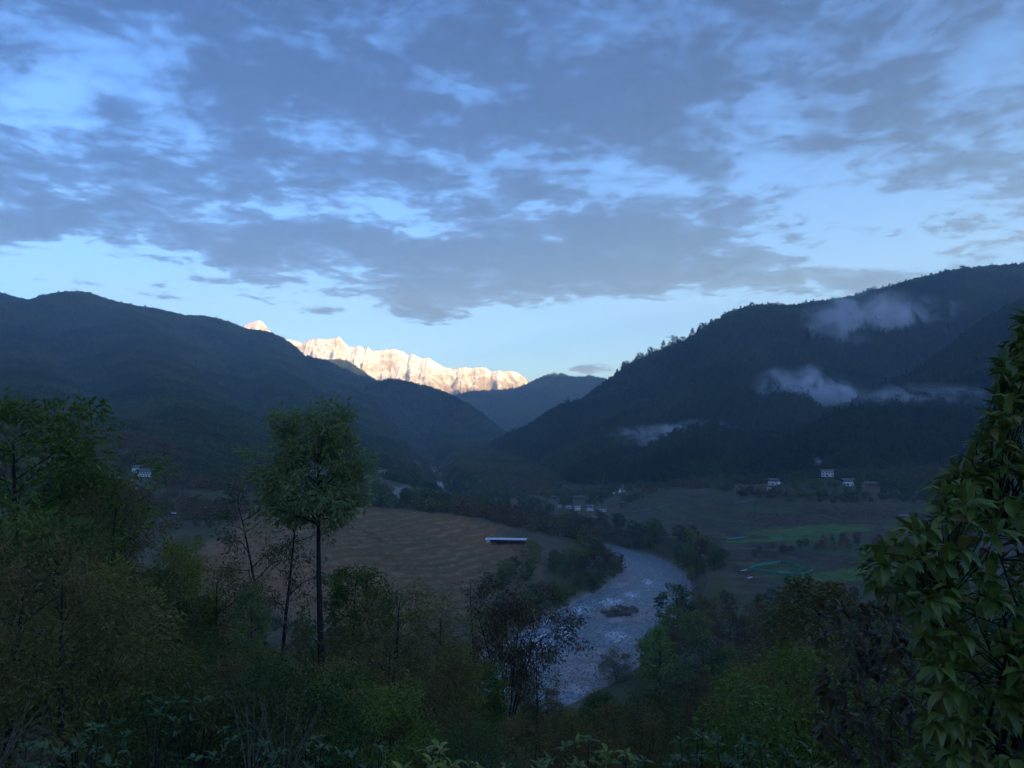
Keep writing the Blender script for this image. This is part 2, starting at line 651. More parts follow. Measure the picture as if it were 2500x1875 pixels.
def terrain(x, y, detail=True):
    """height and owner id of the ground at arrays x, y"""
    x = np.asarray(x, float).ravel(); y = np.asarray(y, float).ravel()
    b = base_h(x, y)
    near = sstep(2600, 1600, np.hypot(x, y))
    b = b * near + (1 - near) * (30 + 0.02 * np.abs(y))
    rh, own, rdist = RID(x, y), RID(x, y, 1, True).astype(int), RID(x, y, 2)
    rd = river_dist(x, y)
    # gullies and spurs
    warp = (fbm(x, y, 700, 3, 3) - 0.5) * 300
    g = fbm(x + warp, y - warp, 420, 5, 12, 0.5, ridged=True)
    amp = sstep(0, 220, rh - b) * sstep(20, 420, rdist)
    rh = rh - (1 - g) * 120 * amp + 22 * amp
    rh = rh + (fbm(x, y, 90, 3, 40) - 0.5) * 16 * amp
    fL, fR = field_masks(x, y, rd)
    b = b + (fbm(x, y, 120, 4, 21) - 0.5) * 7 * sstep(120, 300, np.hypot(x, y))
    bt = b + (fbm(x, y, 38, 3, 23) - 0.5) * 5.0
    b = b * (1 - fL) + terrace(bt, 1.7, 0.30) * fL
    bt = b + (fbm(x, y, 70, 2, 24) - 0.5) * 1.2
    fR = fR * sstep(44, 32, b)
    b = b * (1 - fR) + terrace(bt, 1.5, 0.28) * fR
    # blend ridges over the valley ground
    kk = 14.0
    m = np.maximum(b, rh)
    h = m + kk * np.exp(-np.abs(b - rh) / kk) * 0.5
    own = np.where(rh > b, own, 0)
    for a_, b_ in OWNER.items():
        own[own == a_] = b_
    # river channel
    wz = river_z(y)
    h = np.maximum(h, wz + 1.5)
    t = sstep(-2, 16, rd)
    bed = wz - 2.0
    bank = wz + 1.2 + 0.05 * np.clip(rd, 0, 60)
    h = np.where(rd < 16, bed * (1 - t) + np.maximum(np.minimum(h, bank + 6 * t), bank) * t, np.minimum(h, np.maximum(bank + (rd - 10) * 1.1, bank)))
    if detail:
        br = bars(x, y)
        h = np.where(rd < 6, np.maximum(h, wz + np.clip(br, -2, 1.2)), h)
    return h, own, rd, fL, fR


def ground_z(x, y):
    return terrain(np.array([x]), np.array([y]))[0][0]


# ---------------------------------------------------------------- ground mesh
def polar(rs, th):
    rr, tt = np.meshgrid(rs, th, indexing='ij')
    return (rr * np.sin(tt)).ravel(), (rr * np.cos(tt)).ravel()


def quad_grid(nr, nt, wrap=False):
    i = np.arange(nr - 1)[:, None]
    j = np.arange(nt - (0 if wrap else 1))[None, :]
    j2 = (j + 1) % nt
    a = i * nt + j; b = i * nt + j2; c = (i + 1) * nt + j2; d = (i + 1) * nt + j
    return np.stack([a, b, c, d], -1).reshape(-1, 4)


RS = np.concatenate([np.geomspace(1.2, 60, 40)[:-1], np.geomspace(60, 260, 60)[:-1], np.arange(260, 1160, 2.1),
                     np.geomspace(1160, 7400, 185)])
TH = np.linspace(R(-39), R(39), 700)
gx, gy = polar(RS, TH)
gz, gown, grd, gfL, gfR = terrain(gx, gy)
NR, NTH = len(RS), len(TH)
# what the eye can see: running horizon along every azimuth (used to leave out unseen wood)
GEL = ((gz - CAM_Z) / np.hypot(gx, gy)).reshape(NR, NTH)
GHOR = np.maximum.accumulate(GEL, axis=0)
gpx, gpy, gd = project(gx, gy, gz)


def ground_colour(x, y, z, own, rd, fL, fR):
    n1 = fbm(x, y, 45, 4, 51)
    n2 = fbm(x, y, 9, 3, 52)
    n3 = fbm(x, y, 160, 3, 53)
    col = np.empty((len(x), 3))
    soil = np.array([0.095, 0.075, 0.044]); litter = np.array([0.070, 0.072, 0.030])
    t = sstep(0.4, 0.6, n1)[:, None]
    col[:] = soil * (1 - t) + litter * t
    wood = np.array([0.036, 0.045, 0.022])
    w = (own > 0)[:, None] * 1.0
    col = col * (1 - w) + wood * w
    # dry terraces on the left
    a = np.array([0.200, 0.096, 0.045]); b = np.array([0.140, 0.090, 0.038]); c = np.array([0.235, 0.110, 0.055])
    t = sstep(0.35, 0.65, n3)[:, None]
    f = a * (1 - t) + b * t
    t = sstep(0.55, 0.75, n2)[:, None]
    f = f * (1 - t * 0.5) + c * t * 0.5
    ft = z / 1.7 - np.floor(z / 1.7)
    grass = (sstep(0.08, 0.22, ft) * sstep(0.98, 0.85, ft) * sstep(0.25, 0.5, n1 + 0.15))[:, None] * 0.75      # dry grass on the risers
    f = f * (1 - grass) + np.array([0.240, 0.150, 0.065]) * grass
    col = col * (1 - fL[:, None]) + f * fL[:, None]
    # dark fields on the right, a crop for each plot
    lev = np.floor(z / 1.5 + 0.02)
    plot = hash2(lev, np.floor((x + 30 * hash2(lev, lev * 0, 3)) / 46), 77)
    f = np.empty_like(col)
    f[:] = (0.058, 0.046, 0.032)
    f[plot > 0.45] = (0.078, 0.056, 0.036)
    f[plot > 0.70] = (0.058, 0.055, 0.030)
    f[plot > 0.86] = (0.062, 0.080, 0.030)
    for (cx, cy, rx, ry) in [(300, 760, 75, 26), (250, 720, 60, 14), (285, 1010, 38, 14), (180, 1030, 30, 10), (255, 560, 50, 20), (-10, 1040, 60, 16)]:
        m = sstep(1.1, 0.7, ((x - cx) / rx) ** 2 + ((y - cy) / ry) ** 2 + (n2 - 0.5))[:, None] * (plot > 0.2)[:, None]
        f = f * (1 - m) + np.array([0.072, 0.135, 0.030]) * m
    t = z / 1.5 - np.floor(z / 1.5)
    edge = (sstep(0.06, 0.2, t) * sstep(0.98, 0.85, t) * 0.8)[:, None]
    f = f * (1 - edge) + np.array([0.110, 0.095, 0.052]) * edge
    col = col * (1 - fR[:, None]) + f * fR[:, None]
    # river bed and gravel
    g = (sstep(10, 3, rd) * sstep(800, 700, y))[:, None]
    gr = np.array([0.30, 0.255, 0.235]) * (0.7 + 0.6 * n2[:, None])
    col = col * (1 - g) + gr * g
    return col, n2


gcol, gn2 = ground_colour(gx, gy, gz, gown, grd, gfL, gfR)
rock_w = np.zeros(len(gx))
for (cx, cy, r) in ROCK_SPOTS:
    q = np.exp(-(((gpx - cx) / r) ** 2 + ((gpy - cy) / (r * 0.8)) ** 2)) * (gd > 700)
    rock_w = np.maximum(rock_w, q)
rock_n = fbm(gx, gz * 0.6, 14, 4, 61)
rock_m = sstep(0.42, 0.56, rock_w * 0.55 + (rock_n - 0.5) * 2.0) * (rock_w > 0.12)
gcol = gcol * (1 - rock_m[:, None]) + np.array([0.20, 0.175, 0.15]) * rock_m[:, None]
# a road bench cut on the left slope, seen at the car
ROAD = np.array([pt(330, 1262, 640), pt(425, 1262, 632), pt(520, 1275, 640), pt(640, 1262, 690), pt(760, 1244, 730), pt(850, 1238, 745), pt(900, 1226, 790), pt(960, 1215, 860)])


def ground_mat():
    m, k = new_mat('ground')
    at = k.n('ShaderNodeAttribute', attribute_name='col')
    geo = k.n('ShaderNodeNewGeometry')
    a = k.noise(geo.outputs['Position'], 0.9, 6.0, 0.65)
    b = k.noise(geo.outputs['Position'], 0.12, 4.0, 0.6)
    f = k.math('MULTIPLY', k.ramp(a, 0.25, 0.75, 0.62, 1.4), k.ramp(b, 0.3, 0.7, 0.8, 1.2))
    sc = k.n('ShaderNodeVectorMath', operation='SCALE')
    k.link(at.outputs['Color'], sc.inputs[0])
    k.link(f, sc.inputs[3])
    finish(k, principled(k, sc.outputs[0], 0.95, 0.1, bump(k, a, 0.5, 0.4)))
    return m


M_GROUND = ground_mat()
quads = quad_grid(NR, NTH)
qown = gown[quads].max(1)
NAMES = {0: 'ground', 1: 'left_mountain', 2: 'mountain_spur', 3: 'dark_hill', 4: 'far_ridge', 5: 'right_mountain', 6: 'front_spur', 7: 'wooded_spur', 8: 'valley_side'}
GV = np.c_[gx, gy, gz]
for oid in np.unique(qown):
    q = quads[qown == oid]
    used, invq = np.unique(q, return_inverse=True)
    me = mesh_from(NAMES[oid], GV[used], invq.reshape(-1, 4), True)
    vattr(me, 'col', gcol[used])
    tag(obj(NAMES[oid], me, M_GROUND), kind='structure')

# the rest of the valley round and behind the viewpoint
RS2 = np.concatenate([np.geomspace(1.2, 60, 16)[:-1], np.geomspace(60, 4600, 70)])
TH2 = np.linspace(R(39), R(321), 130)
bx_, by_ = polar(RS2, TH2)
bz_, bo_, brd_, bl_, br_ = terrain(bx_, by_)
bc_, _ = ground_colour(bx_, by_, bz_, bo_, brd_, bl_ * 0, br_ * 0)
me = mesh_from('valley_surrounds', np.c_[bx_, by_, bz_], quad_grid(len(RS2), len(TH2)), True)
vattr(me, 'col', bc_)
tag(obj('valley_surrounds', me, M_GROUND), kind='structure')

# ---------------------------------------------------------------- snow range
SNOW_Y = 8800.0
SNOW_PTS = [(300, 900), (450, 850), (560, 812), (596, 794), (612, 787), (632, 781), (641, 786), (649, 797), (662, 812), (690, 826), (705, 828), (726, 834), (741, 835), (763, 828), (791, 828),
            (815, 824), (829, 822), (838, 834), (849, 845), (862, 848), (875, 844), (889, 850), (898, 846), (907, 857), (932, 855),
            (961, 852), (983, 859), (998, 868), (1008, 865), (1030, 876), (1046, 873), (1066, 885), (1083, 897), (1102, 901),
            (1131, 896), (1153, 898), (1186, 896), (1198, 908), (1215, 903), (1226, 908), (1240, 905), (1262, 910), (1283, 924), (1301, 937), (1340, 965), (1420, 1010), (1500, 1050)]
SP3 = np.array([pt(a, b, SNOW_Y) for a, b in SNOW_PTS])
sx = np.arange(SP3[0, 0], SP3[-1, 0], 8.0)
sy = np.concatenate([np.arange(SNOW_Y - 1250, SNOW_Y - 100, 9.0), np.arange(SNOW_Y - 100, SNOW_Y + 100, 5.0), np.arange(SNOW_Y + 100, SNOW_Y + 600, 30.0)])
XX, YY = np.meshgrid(sx, sy, indexing='ij')
xs, ys = XX.ravel(), YY.ravel()
crest = np.interp(xs, SP3[:, 0], SP3[:, 2]) + (fbm(xs, xs * 0, 60, 4, 71, 0.6) - 0.5) * 26
df = np.maximum(SNOW_Y - ys, 0)
db = np.maximum(ys - SNOW_Y, 0)
wx = xs + (fbm(xs, ys, 420, 4, 72) - 0.5) * 420
# buttresses run down towards the viewer, slanting, between open snow faces
su = wx - 0.75 * df
spur = fbm(su, df * 0.55, 520, 4, 73, 0.5, ridged=True)
spur2 = fbm(xs + 0.35 * df, ys, 210, 5, 75, 0.55, ridged=True)
rough = fbm(xs, ys, 75, 4, 76, 0.6)
A = sstep(0, 300, df)
hz = crest - 0.66 * df - 0.9 * db - (1 - spur) * 230 * A - (1 - spur2) * 70 * sstep(0, 200, df) * (0.4 + 1.2 * fbm(xs, ys, 350, 2, 78))
hz = np.maximum(hz + (rough - 0.5) * 44 * sstep(0, 90, df), -20.0)
me = mesh_from('snow_mountain', np.c_[xs, ys, hz], quad_grid(len(sx), len(sy)), True)


def snow_mat():
    m, k = new_mat('snow_and_rock')
    geo = k.n('ShaderNodeNewGeometry')
    sp = k.n('ShaderNodeSeparateXYZ')
    k.link(geo.outputs['Position'], sp.inputs[0])
    sn = k.n('ShaderNodeSeparateXYZ')
    k.link(geo.outputs['Normal'], sn.inputs[0])
    a = k.noise(geo.outputs['Position'], 0.012, 6.0, 0.65)
    b = k.noise(geo.outputs['Position'], 0.05, 5.0, 0.65)
    # snow lies above the snow line and on the gentler faces
    line = k.math('ADD', k.math('MULTIPLY', sp.outputs[2], 1 / 420.0), -2.10)
    line = k.math('ADD', line, k.math('MULTIPLY', k.math('SUBTRACT', a, 0.5), 1.6))
    steep = k.ramp(k.math('ADD', sn.outputs[2], k.math('MULTIPLY', k.math('SUBTRACT', b, 0.5), 0.5)), 0.48, 0.66)
    f = k.math('MULTIPLY', k.ramp(line, -0.75, 0.15), k.math('ADD', k.math('MULTIPLY', steep, 0.72), 0.28), clamp=True)
    rock = k.mix(b, (0.19, 0.15, 0.12, 1), (0.33, 0.26, 0.21, 1))
    col = k.mix(f, rock, (0.86, 0.85, 0.83, 1))
    finish(k, principled(k, col, 0.85, 0.15, bump(k, b, 0.6, 8.0)))
    return m


tag(obj('snow_mountain', me, snow_mat()), kind='structure')

# ---------------------------------------------------------------- river water
def river_mesh():
    d = densify(RIVER[1:], 3.0, RIVER_W[1:] + 6.0)
    t = np.gradient(d[:, :2], axis=0)
    t /= np.linalg.norm(t, axis=1)[:, None]
    nrm = np.c_[-t[:, 1], t[:, 0]]
    k = 33
    s = np.linspace(-1, 1, k)
    X = d[:, None, 0] + nrm[:, None, 0] * d[:, None, 2] * s[None, :]
    Y = d[:, None, 1] + nrm[:, None, 1] * d[:, None, 2] * s[None, :]
    Z = np.repeat(river_z(d[:, 1])[:, None], k, 1)
    x, y, z = X.ravel(), Y.ravel(), Z.ravel()
    z = z + (fbm(x, y, 5, 3, 81) - 0.5) * 0.5 + (fbm(x, y, 1.8, 2, 82) - 0.5) * 0.25
    me = mesh_from('river', np.c_[x, y, z], quad_grid(len(d), k), True)
    # white water over the shallows
    foam = np.zeros(len(x))
    for (cx, cy, rx, ry) in [(20, 478, 9, 16), (44, 506, 10, 20), (66, 528, 12, 18), (14, 430, 8, 24), (6, 395, 8, 22), (30, 452, 7, 22), (84, 555, 8, 16), (-6, 352, 12, 16), (-24, 325, 14, 12), (104, 600, 6, 16), (58, 440, 9, 14)]:
        foam = np.maximum(foam, np.exp(-((x - cx) / rx) ** 2 - ((y - cy) / ry) ** 2))
    vattr(me, 'foam', foam)
    sl = np.r_[0, np.cumsum(np.linalg.norm(np.diff(d[:, :2], axis=0), axis=1))]
    vattr(me, 'flow', np.c_[np.repeat(sl, k), (d[:, None, 2] * s[None, :]).ravel(), np.zeros(len(x))])
    m, k2 = new_mat('river_water')
    at = k2.n('ShaderNodeAttribute', attribute_name='foam')
    geo = k2.n('ShaderNodeNewGeometry')
    fl = k2.n('ShaderNodeAttribute', attribute_name='flow')
    mp = k2.n('ShaderNodeMapping')
    k2.link(fl.outputs['Vector'], mp.inputs[0])
    mp.inputs['Scale'].default_value = (0.45, 1.5, 1.0)
    n1 = k2.noise(mp.outputs[0], 0.22, 6.0, 0.68, 1.2)
    n2 = k2.noise(mp.outputs[0], 0.9, 5.0, 0.65, 0.8)
    n3 = k2.noise(geo.outputs['Position'], 1.1, 4.0, 0.65, 0.5)
    f = k2.math('ADD', k2.math('MULTIPLY', at.outputs['Fac'], 0.16), k2.math('MULTIPLY', n1, 0.55))
    f = k2.math('ADD', f, k2.math('ADD', k2.math('MULTIPLY', n2, 0.50), k2.math('MULTIPLY', n3, 0.30)))
    foam_f = k2.ramp(f, 0.785, 0.90)
    streak = k2.ramp(k2.math('ADD', k2.math('MULTIPLY', n1, 0.5), k2.math('MULTIPLY', n2, 0.5)), 0.36, 0.62)
    col = k2.mix(streak, (0.11, 0.135, 0.15, 1), (0.27, 0.31, 0.33, 1))
    col = k2.mix(foam_f, col, (0.74, 0.78, 0.82, 1))
    rough = k2.math('ADD', k2.math('MULTIPLY', foam_f, 0.5), 0.16)
    n1 = n2
    n2 = n3
    b = principled(k2, col, rough, 0.5, bump(k2, k2.math('ADD', n1, n2), 0.9, 0.8))
    finish(k2, b)
    return tag(obj('river', me, m), kind='structure')


river_mesh()


# =====================================================================
# vegetation: builders
# =====================================================================
def tube(path, radii, sides=5):
    path = np.asarray(path, float); radii = np.asarray(radii, float)
    n = len(path)
    t = np.gradient(path, axis=0)
    t /= np.linalg.norm(t, axis=1)[:, None] + 1e-9
    up = np.array([0.31, 0.17, 0.93])
    a = np.cross(t, up); a /= np.linalg.norm(a, axis=1)[:, None] + 1e-9
    b = np.cross(t, a)
    ang = np.arange(sides) * 2 * math.pi / sides
    v = path[:, None, :] + radii[:, None, None] * (a[:, None, :] * np.cos(ang)[None, :, None] + b[:, None, :] * np.sin(ang)[None, :, None])
    return v.reshape(-1, 3), quad_grid(n, sides, True)


class Bag:
    def __init__(self):
        self.v = []; self.f = []; self.n = 0

    def add(self, v, f):
        self.v.append(v); self.f.append(np.asarray(f) + self.n); self.n += len(v)

    def mesh(self, name, smooth=True):
        return mesh_from(name, np.concatenate(self.v), [np.concatenate(self.f)], smooth)


PROFILE = {
    'round': lambda t: np.sin(np.pi * (0.10 + 0.84 * t)) ** 0.8,
    'tall': lambda t: np.interp(t, [0, 0.15, 0.45, 0.8, 1], [0.45, 0.85, 1.0, 0.7, 0.25]),
    'full': lambda t: np.interp(t, [0, 0.2, 0.5, 0.85, 1], [0.55, 0.95, 1.0, 0.75, 0.4]),
    'vase': lambda t: np.interp(t, [0, 0.4, 0.75, 1], [0.3, 0.75, 1.0, 0.55]),
    'cone': lambda t: np.interp(t, [0, 0.12, 1], [0.6, 1.0, 0.08]),
    'egg': lambda t: np.interp(t, [0, 0.2, 0.4, 0.7, 0.9, 1], [0.5, 0.9, 1.0, 0.85, 0.5, 0.2]),
    'lollipop': lambda t: np.interp(t, [0, 0.1, 0.35, 0.55, 0.72, 0.9, 1], [0.45, 0.8, 1.0, 0.86, 0.68, 0.60, 0.3]),
}


def leaf_cards(rg, cen, direc, L, W):
    """folded diamond leaves: (n,3) centres, (n,3) directions, lengths, widths"""
    n = len(cen)
    d = direc / (np.linalg.norm(direc, axis=1)[:, None] + 1e-9)
    r = rg.normal(size=(n, 3))
    s = np.cross(d, r); s /= np.linalg.norm(s, axis=1)[:, None] + 1e-9
    nrm = np.cross(s, d)
    nrm[nrm[:, 2] < 0] *= -1
    L = L[:, None]; W = W[:, None]
    a = cen
    tip = cen + d * L - nrm * L * 0.12
    m1 = cen + d * L * 0.45 + s * W * 0.5 + nrm * W * 0.18
    m2 = cen + d * L * 0.45 - s * W * 0.5 + nrm * W * 0.18
    v = np.stack([a, m1, tip, m2], 1).reshape(-1, 3)
    i = np.arange(n)[:, None] * 4
    f = np.concatenate([i + np.array([[0, 1, 2]]), i + np.array([[0, 2, 3]])])
    return v, f


def gen_tree(seed, H, w, cb, prof='round', nprim=22, nsub=3, leaves=3000, leaf=0.25, aspect=0.5, droop=0.35,
             trunk_r=None, lean=0.05, stems=1, spread=0.0, cl=0.13, sides=6, fork=None, twigs=True):
    """(trunk mesh bag, crown verts, faces, lv) with the foot at the origin"""
    rg = np.random.default_rng(seed)
    tb = Bag()
    pf = PROFILE[prof]
    tr = trunk_r or H * 0.014
    clusters = []
    stem_paths = []
    for s in range(stems):
        az = 2 * math.pi * (s + rg.random() * 0.6) / stems
        out = spread * (0.6 + 0.8 * rg.random())
        k = 9
        t = np.linspace(0, 1, k)
        bend = np.cumsum(rg.normal(size=(k, 2)) * lean * H * 0.06, axis=0)
        x = bend[:, 0] + math.cos(az) * out * t ** 1.3 + lean * H * t * math.cos(seed)
        y = bend[:, 1] + math.sin(az) * out * t ** 1.3 + lean * H * t * math.sin(seed)
        hh = H * (0.97 if s == 0 else 0.75 + 0.25 * rg.random())
        P = np.c_[x - x[0], y - y[0], t * hh * 0.96]
        rad = tr / math.sqrt(stems) * (1.25 * (1 - t) ** 0.8 + 0.12)
        rad[0] *= 1.3
        v, f = tube(P, rad, sides)
        tb.add(v, f)
        stem_paths.append((P, rad))
    for i in range(nprim):
        P, rad = stem_paths[i % stems]
        t = (i + rg.random()) / nprim
        z = (cb + (1 - cb) * t) * H
        az = i * 2.39996 + rg.normal() * 0.35
        lobe = vnoise(np.array([math.cos(az) * 1.3 + 7 + seed]), np.array([math.sin(az) * 1.3 + t * 3.2]), seed)[0]
        length = w * 0.5 * pf(np.array([t]))[0] * (0.50 + 0.30 * rg.random() + 0.62 * lobe)
        rise = 0.25 + 0.55 * t + 0.15 * rg.normal()
        z0 = max(z - length * rise * 0.9, cb * H * 0.55)
        o = np.array([np.interp(z0, P[:, 2], P[:, 0]), np.interp(z0, P[:, 2], P[:, 1]), min(z0, P[-1, 2])])
        c0 = np.array([np.interp(z, P[:, 2], P[:, 0]), np.interp(z, P[:, 2], P[:, 1]), z])
        e = c0 + np.array([math.cos(az) * length, math.sin(az) * length, 0])
        if stems > 1 and spread > 0:
            e[:2] = e[:2] * 0.75
        m = (o + e) / 2 + np.array([0, 0, length * 0.10]) + rg.normal(size=3) * length * 0.06
        path = np.array([o, o * 0.6 + m * 0.4, m, m * 0.45 + e * 0.55, e])
        r0 = max(tr * 0.10, tr * 0.34 * (1 - 0.6 * t))
        if twigs:
            v, f = tube(path, np.array([1, 0.8, 0.6, 0.42, 0.15]) * r0, 4)
            tb.add(v, f)
        clusters.append((e, 1.0))
        for j in range(nsub):
            q = 0.35 + 0.6 * rg.random()
            b0 = np.array([np.interp(q, [0, 0.25, 0.5, 0.75, 1], path[:, a]) for a in range(3)])
            az2 = az + rg.normal() * 0.9
            l2 = length * (0.25 + 0.3 * rg.random()) + w * 0.04
            e2 = b0 + np.array([math.cos(az2) * l2, math.sin(az2) * l2, l2 * (0.25 + 0.45 * rg.normal())])
            if twigs:
                v, f = tube(np.array([b0, (b0 + e2) / 2 + [0, 0, l2 * 0.08], e2]), np.array([0.4, 0.25, 0.08]) * r0, 3)
                tb.add(v, f)
            clusters.append((e2, 0.8))
    cen = np.array([c for c, _ in clusters])
    # leaves in clumps
    wt = np.array([a for _, a in clusters]) * rg.uniform(0.35, 1.5, len(clusters))
    idx = rg.choice(len(clusters), size=leaves, p=wt / wt.sum())
    rc = (w * cl) * rg.uniform(0.7, 1.35, len(clusters))
    off = rg.normal(size=(leaves, 3))
    off /= np.linalg.norm(off, axis=1)[:, None]
    off *= (rg.random(leaves) ** 0.45)[:, None]
    off[:, 2] *= 0.72
    pos = cen[idx] + off * rc[idx][:, None]
    core = np.array([0, 0, (cb + 0.45 * (1 - cb)) * H])
    direc = off * 1.0 + (pos - core) / (0.5 * w) * 0.5 + rg.normal(size=(leaves, 3)) * 0.6
    direc[:, 2] -= droop * 1.6
    L = leaf * rg.uniform(0.65, 1.3, leaves)
    v, f = leaf_cards(rg, pos, direc, L, L * aspect)
    ctone = rg.random(len(clusters))
    lv = np.clip(0.55 * ctone[idx] + 0.45 * rg.random(leaves), 0, 1)
    return tb, v, f, np.repeat(lv, 4)


def tree_meshes(name, **kw):
    tb, v, f, lv = gen_tree(**kw)
    tm = tb.mesh(name + '_trunk')
    cm = mesh_from(name + '_crown', v, [f], False)
    vattr(cm, 'lv', lv)
    return tm, cm


M_BARK = plain_mat('bark', (0.030, 0.026, 0.022), 0.95, 0.4, 6.0, 0.1)
M_BARK_PALE = plain_mat('pale_bark', (0.15, 0.14, 0.13), 0.9, 0.35, 6.0, 0.1)
M_TWIG = plain_mat('dry_twig', (0.16, 0.135, 0.10), 0.9, 0.3, 5.0, 0.1)
LEAF = {
    'bright': leaf_mat('leaf_bright_green', (0.140, 0.175, 0.055), (0.215, 0.250, 0.090), 0.35),
    'green': leaf_mat('leaf_green', (0.085, 0.139, 0.024), (0.160, 0.209, 0.032), 0.3),
    'dark': leaf_mat('leaf_dark_green', (0.042, 0.078, 0.020), (0.085, 0.124, 0.027), 0.2),
    'olive': leaf_mat('leaf_olive', (0.113, 0.109, 0.022), (0.198, 0.163, 0.034), 0.25),
    'brown': leaf_mat('leaf_brown_olive', (0.113, 0.078, 0.026), (0.189, 0.132, 0.040), 0.2),
    'plum': leaf_mat('leaf_plum_brown', (0.068, 0.044, 0.020), (0.133, 0.081, 0.034), 0.15),
    'yellow': leaf_mat('leaf_yellow_green', (0.160, 0.165, 0.032), (0.250, 0.240, 0.050), 0.3),
    'grey': leaf_mat('leaf_grey_green', (0.094, 0.101, 0.040), (0.179, 0.171, 0.069), 0.2),
    'rust': leaf_mat('leaf_rusty', (0.142, 0.062, 0.017), (0.226, 0.109, 0.027), 0.25),
}

# prototypes: meshes only, each used by many trees
P_TREE = {}


def proto(key, H, **kw):
    P_TREE[key] = (H,) + tree_meshes(key, H=H, **kw)


proto('lollipop', 20.0, seed=11, w=6.0, cb=0.66, prof='lollipop', nprim=44, nsub=4, leaves=8500, leaf=0.33, aspect=0.45, droop=0.3, trunk_r=0.20, lean=0.035, cl=0.125)
proto('sparse_fork', 16.0, seed=23, w=5.5, cb=0.42, prof='tall', nprim=26, nsub=4, leaves=3850, leaf=0.22, aspect=0.4, droop=0.45, trunk_r=0.17, lean=0.04, stems=2, spread=1.6, cl=0.12)
proto('round_a', 12.0, seed=31, w=7.5, cb=0.30, prof='full', nprim=34, nsub=4, leaves=11375, leaf=0.30, aspect=0.45, droop=0.35, cl=0.125)
proto('round_b', 12.0, seed=37, w=6.5, cb=0.28, prof='egg', nprim=34, nsub=4, leaves=10500, leaf=0.28, aspect=0.45, droop=0.45, cl=0.12)
proto('loose', 12.0, seed=41, w=6.5, cb=0.35, prof='vase', nprim=28, nsub=4, leaves=5600, leaf=0.25, aspect=0.38, droop=0.5, cl=0.13)
proto('loose_b', 12.0, seed=43, w=7.0, cb=0.30, prof='full', nprim=30, nsub=4, leaves=6300, leaf=0.22, aspect=0.42, droop=0.4, cl=0.12)
proto('vase', 12.0, seed=47, w=7.5, cb=0.42, prof='vase', nprim=32, nsub=4, leaves=7350, leaf=0.27, aspect=0.36, droop=0.6, stems=5, spread=2.6, trunk_r=0.16, cl=0.12)
proto('shrub_a', 4.0, seed=53, w=4.6, cb=0.12, prof='round', nprim=26, nsub=4, leaves=9000, leaf=0.125, aspect=0.45, stems=4, spread=0.9, trunk_r=0.05, cl=0.14, sides=4)
proto('shrub_b', 4.0, seed=59, w=3.8, cb=0.10, prof='egg', nprim=24, nsub=4, leaves=8000, leaf=0.11, aspect=0.4, stems=5, spread=0.8, trunk_r=0.04, cl=0.14, sides=4)
proto('slim', 14.0, seed=61, w=5.0, cb=0.22, prof='egg', nprim=36, nsub=4, leaves=9100, leaf=0.31, aspect=0.4, droop=0.5, cl=0.13)
# trees of the valley floor, a few hundred metres off: coarser leaves
proto('mid_a', 13.0, seed=67, w=9.5, cb=0.16, prof='round', nprim=26, nsub=3, leaves=1500, leaf=0.80, aspect=0.6, cl=0.135, sides=4)
proto('mid_b', 13.0, seed=71, w=8.0, cb=0.14, prof='egg', nprim=26, nsub=3, leaves=1400, leaf=0.75, aspect=0.6, cl=0.135, sides=4)
proto('mid_c', 13.0, seed=73, w=8.5, cb=0.20, prof='full', nprim=24, nsub=3, leaves=1200, leaf=0.75, aspect=0.55, cl=0.14, sides=4)
proto('mid_d', 15.0, seed=79, w=7.0, cb=0.15, prof='cone', nprim=30, nsub=3, leaves=1500, leaf=0.75, aspect=0.5, cl=0.12, sides=4)
proto('bare', 9.0, seed=83, w=4.0, cb=0.35, prof='vase', nprim=16, nsub=4, leaves=60, leaf=0.14, aspect=0.4, trunk_r=0.07, lean=0.06, cl=0.1)


def plant(key, leafkey, x, y, H, label, cat, name, group=None, rz=None, z=None, lean=0.0, wx=1.0):
    base, tm, cm = P_TREE[key]
    s = H / base
    if z is None:
        z = ground_z(x, y)
    o = thing(name, (x, y, z - 0.12 * s), label, cat, group, rng.random() * 6.28 if rz is None else rz)
    o.scale = (s * wx, s * wx, s)
    if lean:
        o.rotation_euler = (rng.normal() * lean, rng.normal() * lean, o.rotation_euler[2])
    t = obj('trunk', tm, None, o)
    c = obj('crown', cm, None, o)
    c['kind'] = 'stuff'
    if not len(tm.materials):
        tm.materials.append(M_BARK)
    if not len(cm.materials):
        cm.materials.append(LEAF[leafkey])
    c.material_slots[0].link = 'OBJECT'
    c.material_slots[0].material = LEAF[leafkey]
    return o


# =====================================================================
# far woods: masses of trees on the mountain sides
# =====================================================================
def forest_leaf_mat(name, ramp_cols):
    m, k = new_mat(name)
    at = k.n('ShaderNodeAttribute', attribute_name='lv')
    tn = k.n('ShaderNodeAttribute', attribute_name='tone', attribute_type='INSTANCER')
    oi = k.n('ShaderNodeObjectInfo')
    cr = k.n('ShaderNodeValToRGB')
    els = cr.color_ramp.elements
    while len(els) < len(ramp_cols):
        els.new(0.5)
    for i, (p, c) in enumerate(ramp_cols):
        els[i].position = p
        els[i].color = (*c, 1)
    k.link(tn.outputs['Fac'], cr.inputs[0])
    br = k.math('ADD', k.math('MULTIPLY', at.outputs['Fac'], 0.7), k.math('ADD', k.math('MULTIPLY', oi.outputs['Random'], 0.5), 0.4))
    sc = k.n('ShaderNodeVectorMath', operation='SCALE')
    k.link(cr.outputs[0], sc.inputs[0])
    k.link(br, sc.inputs[3])
    finish(k, principled(k, sc.outputs[0], 0.7, 0.15))
    return m


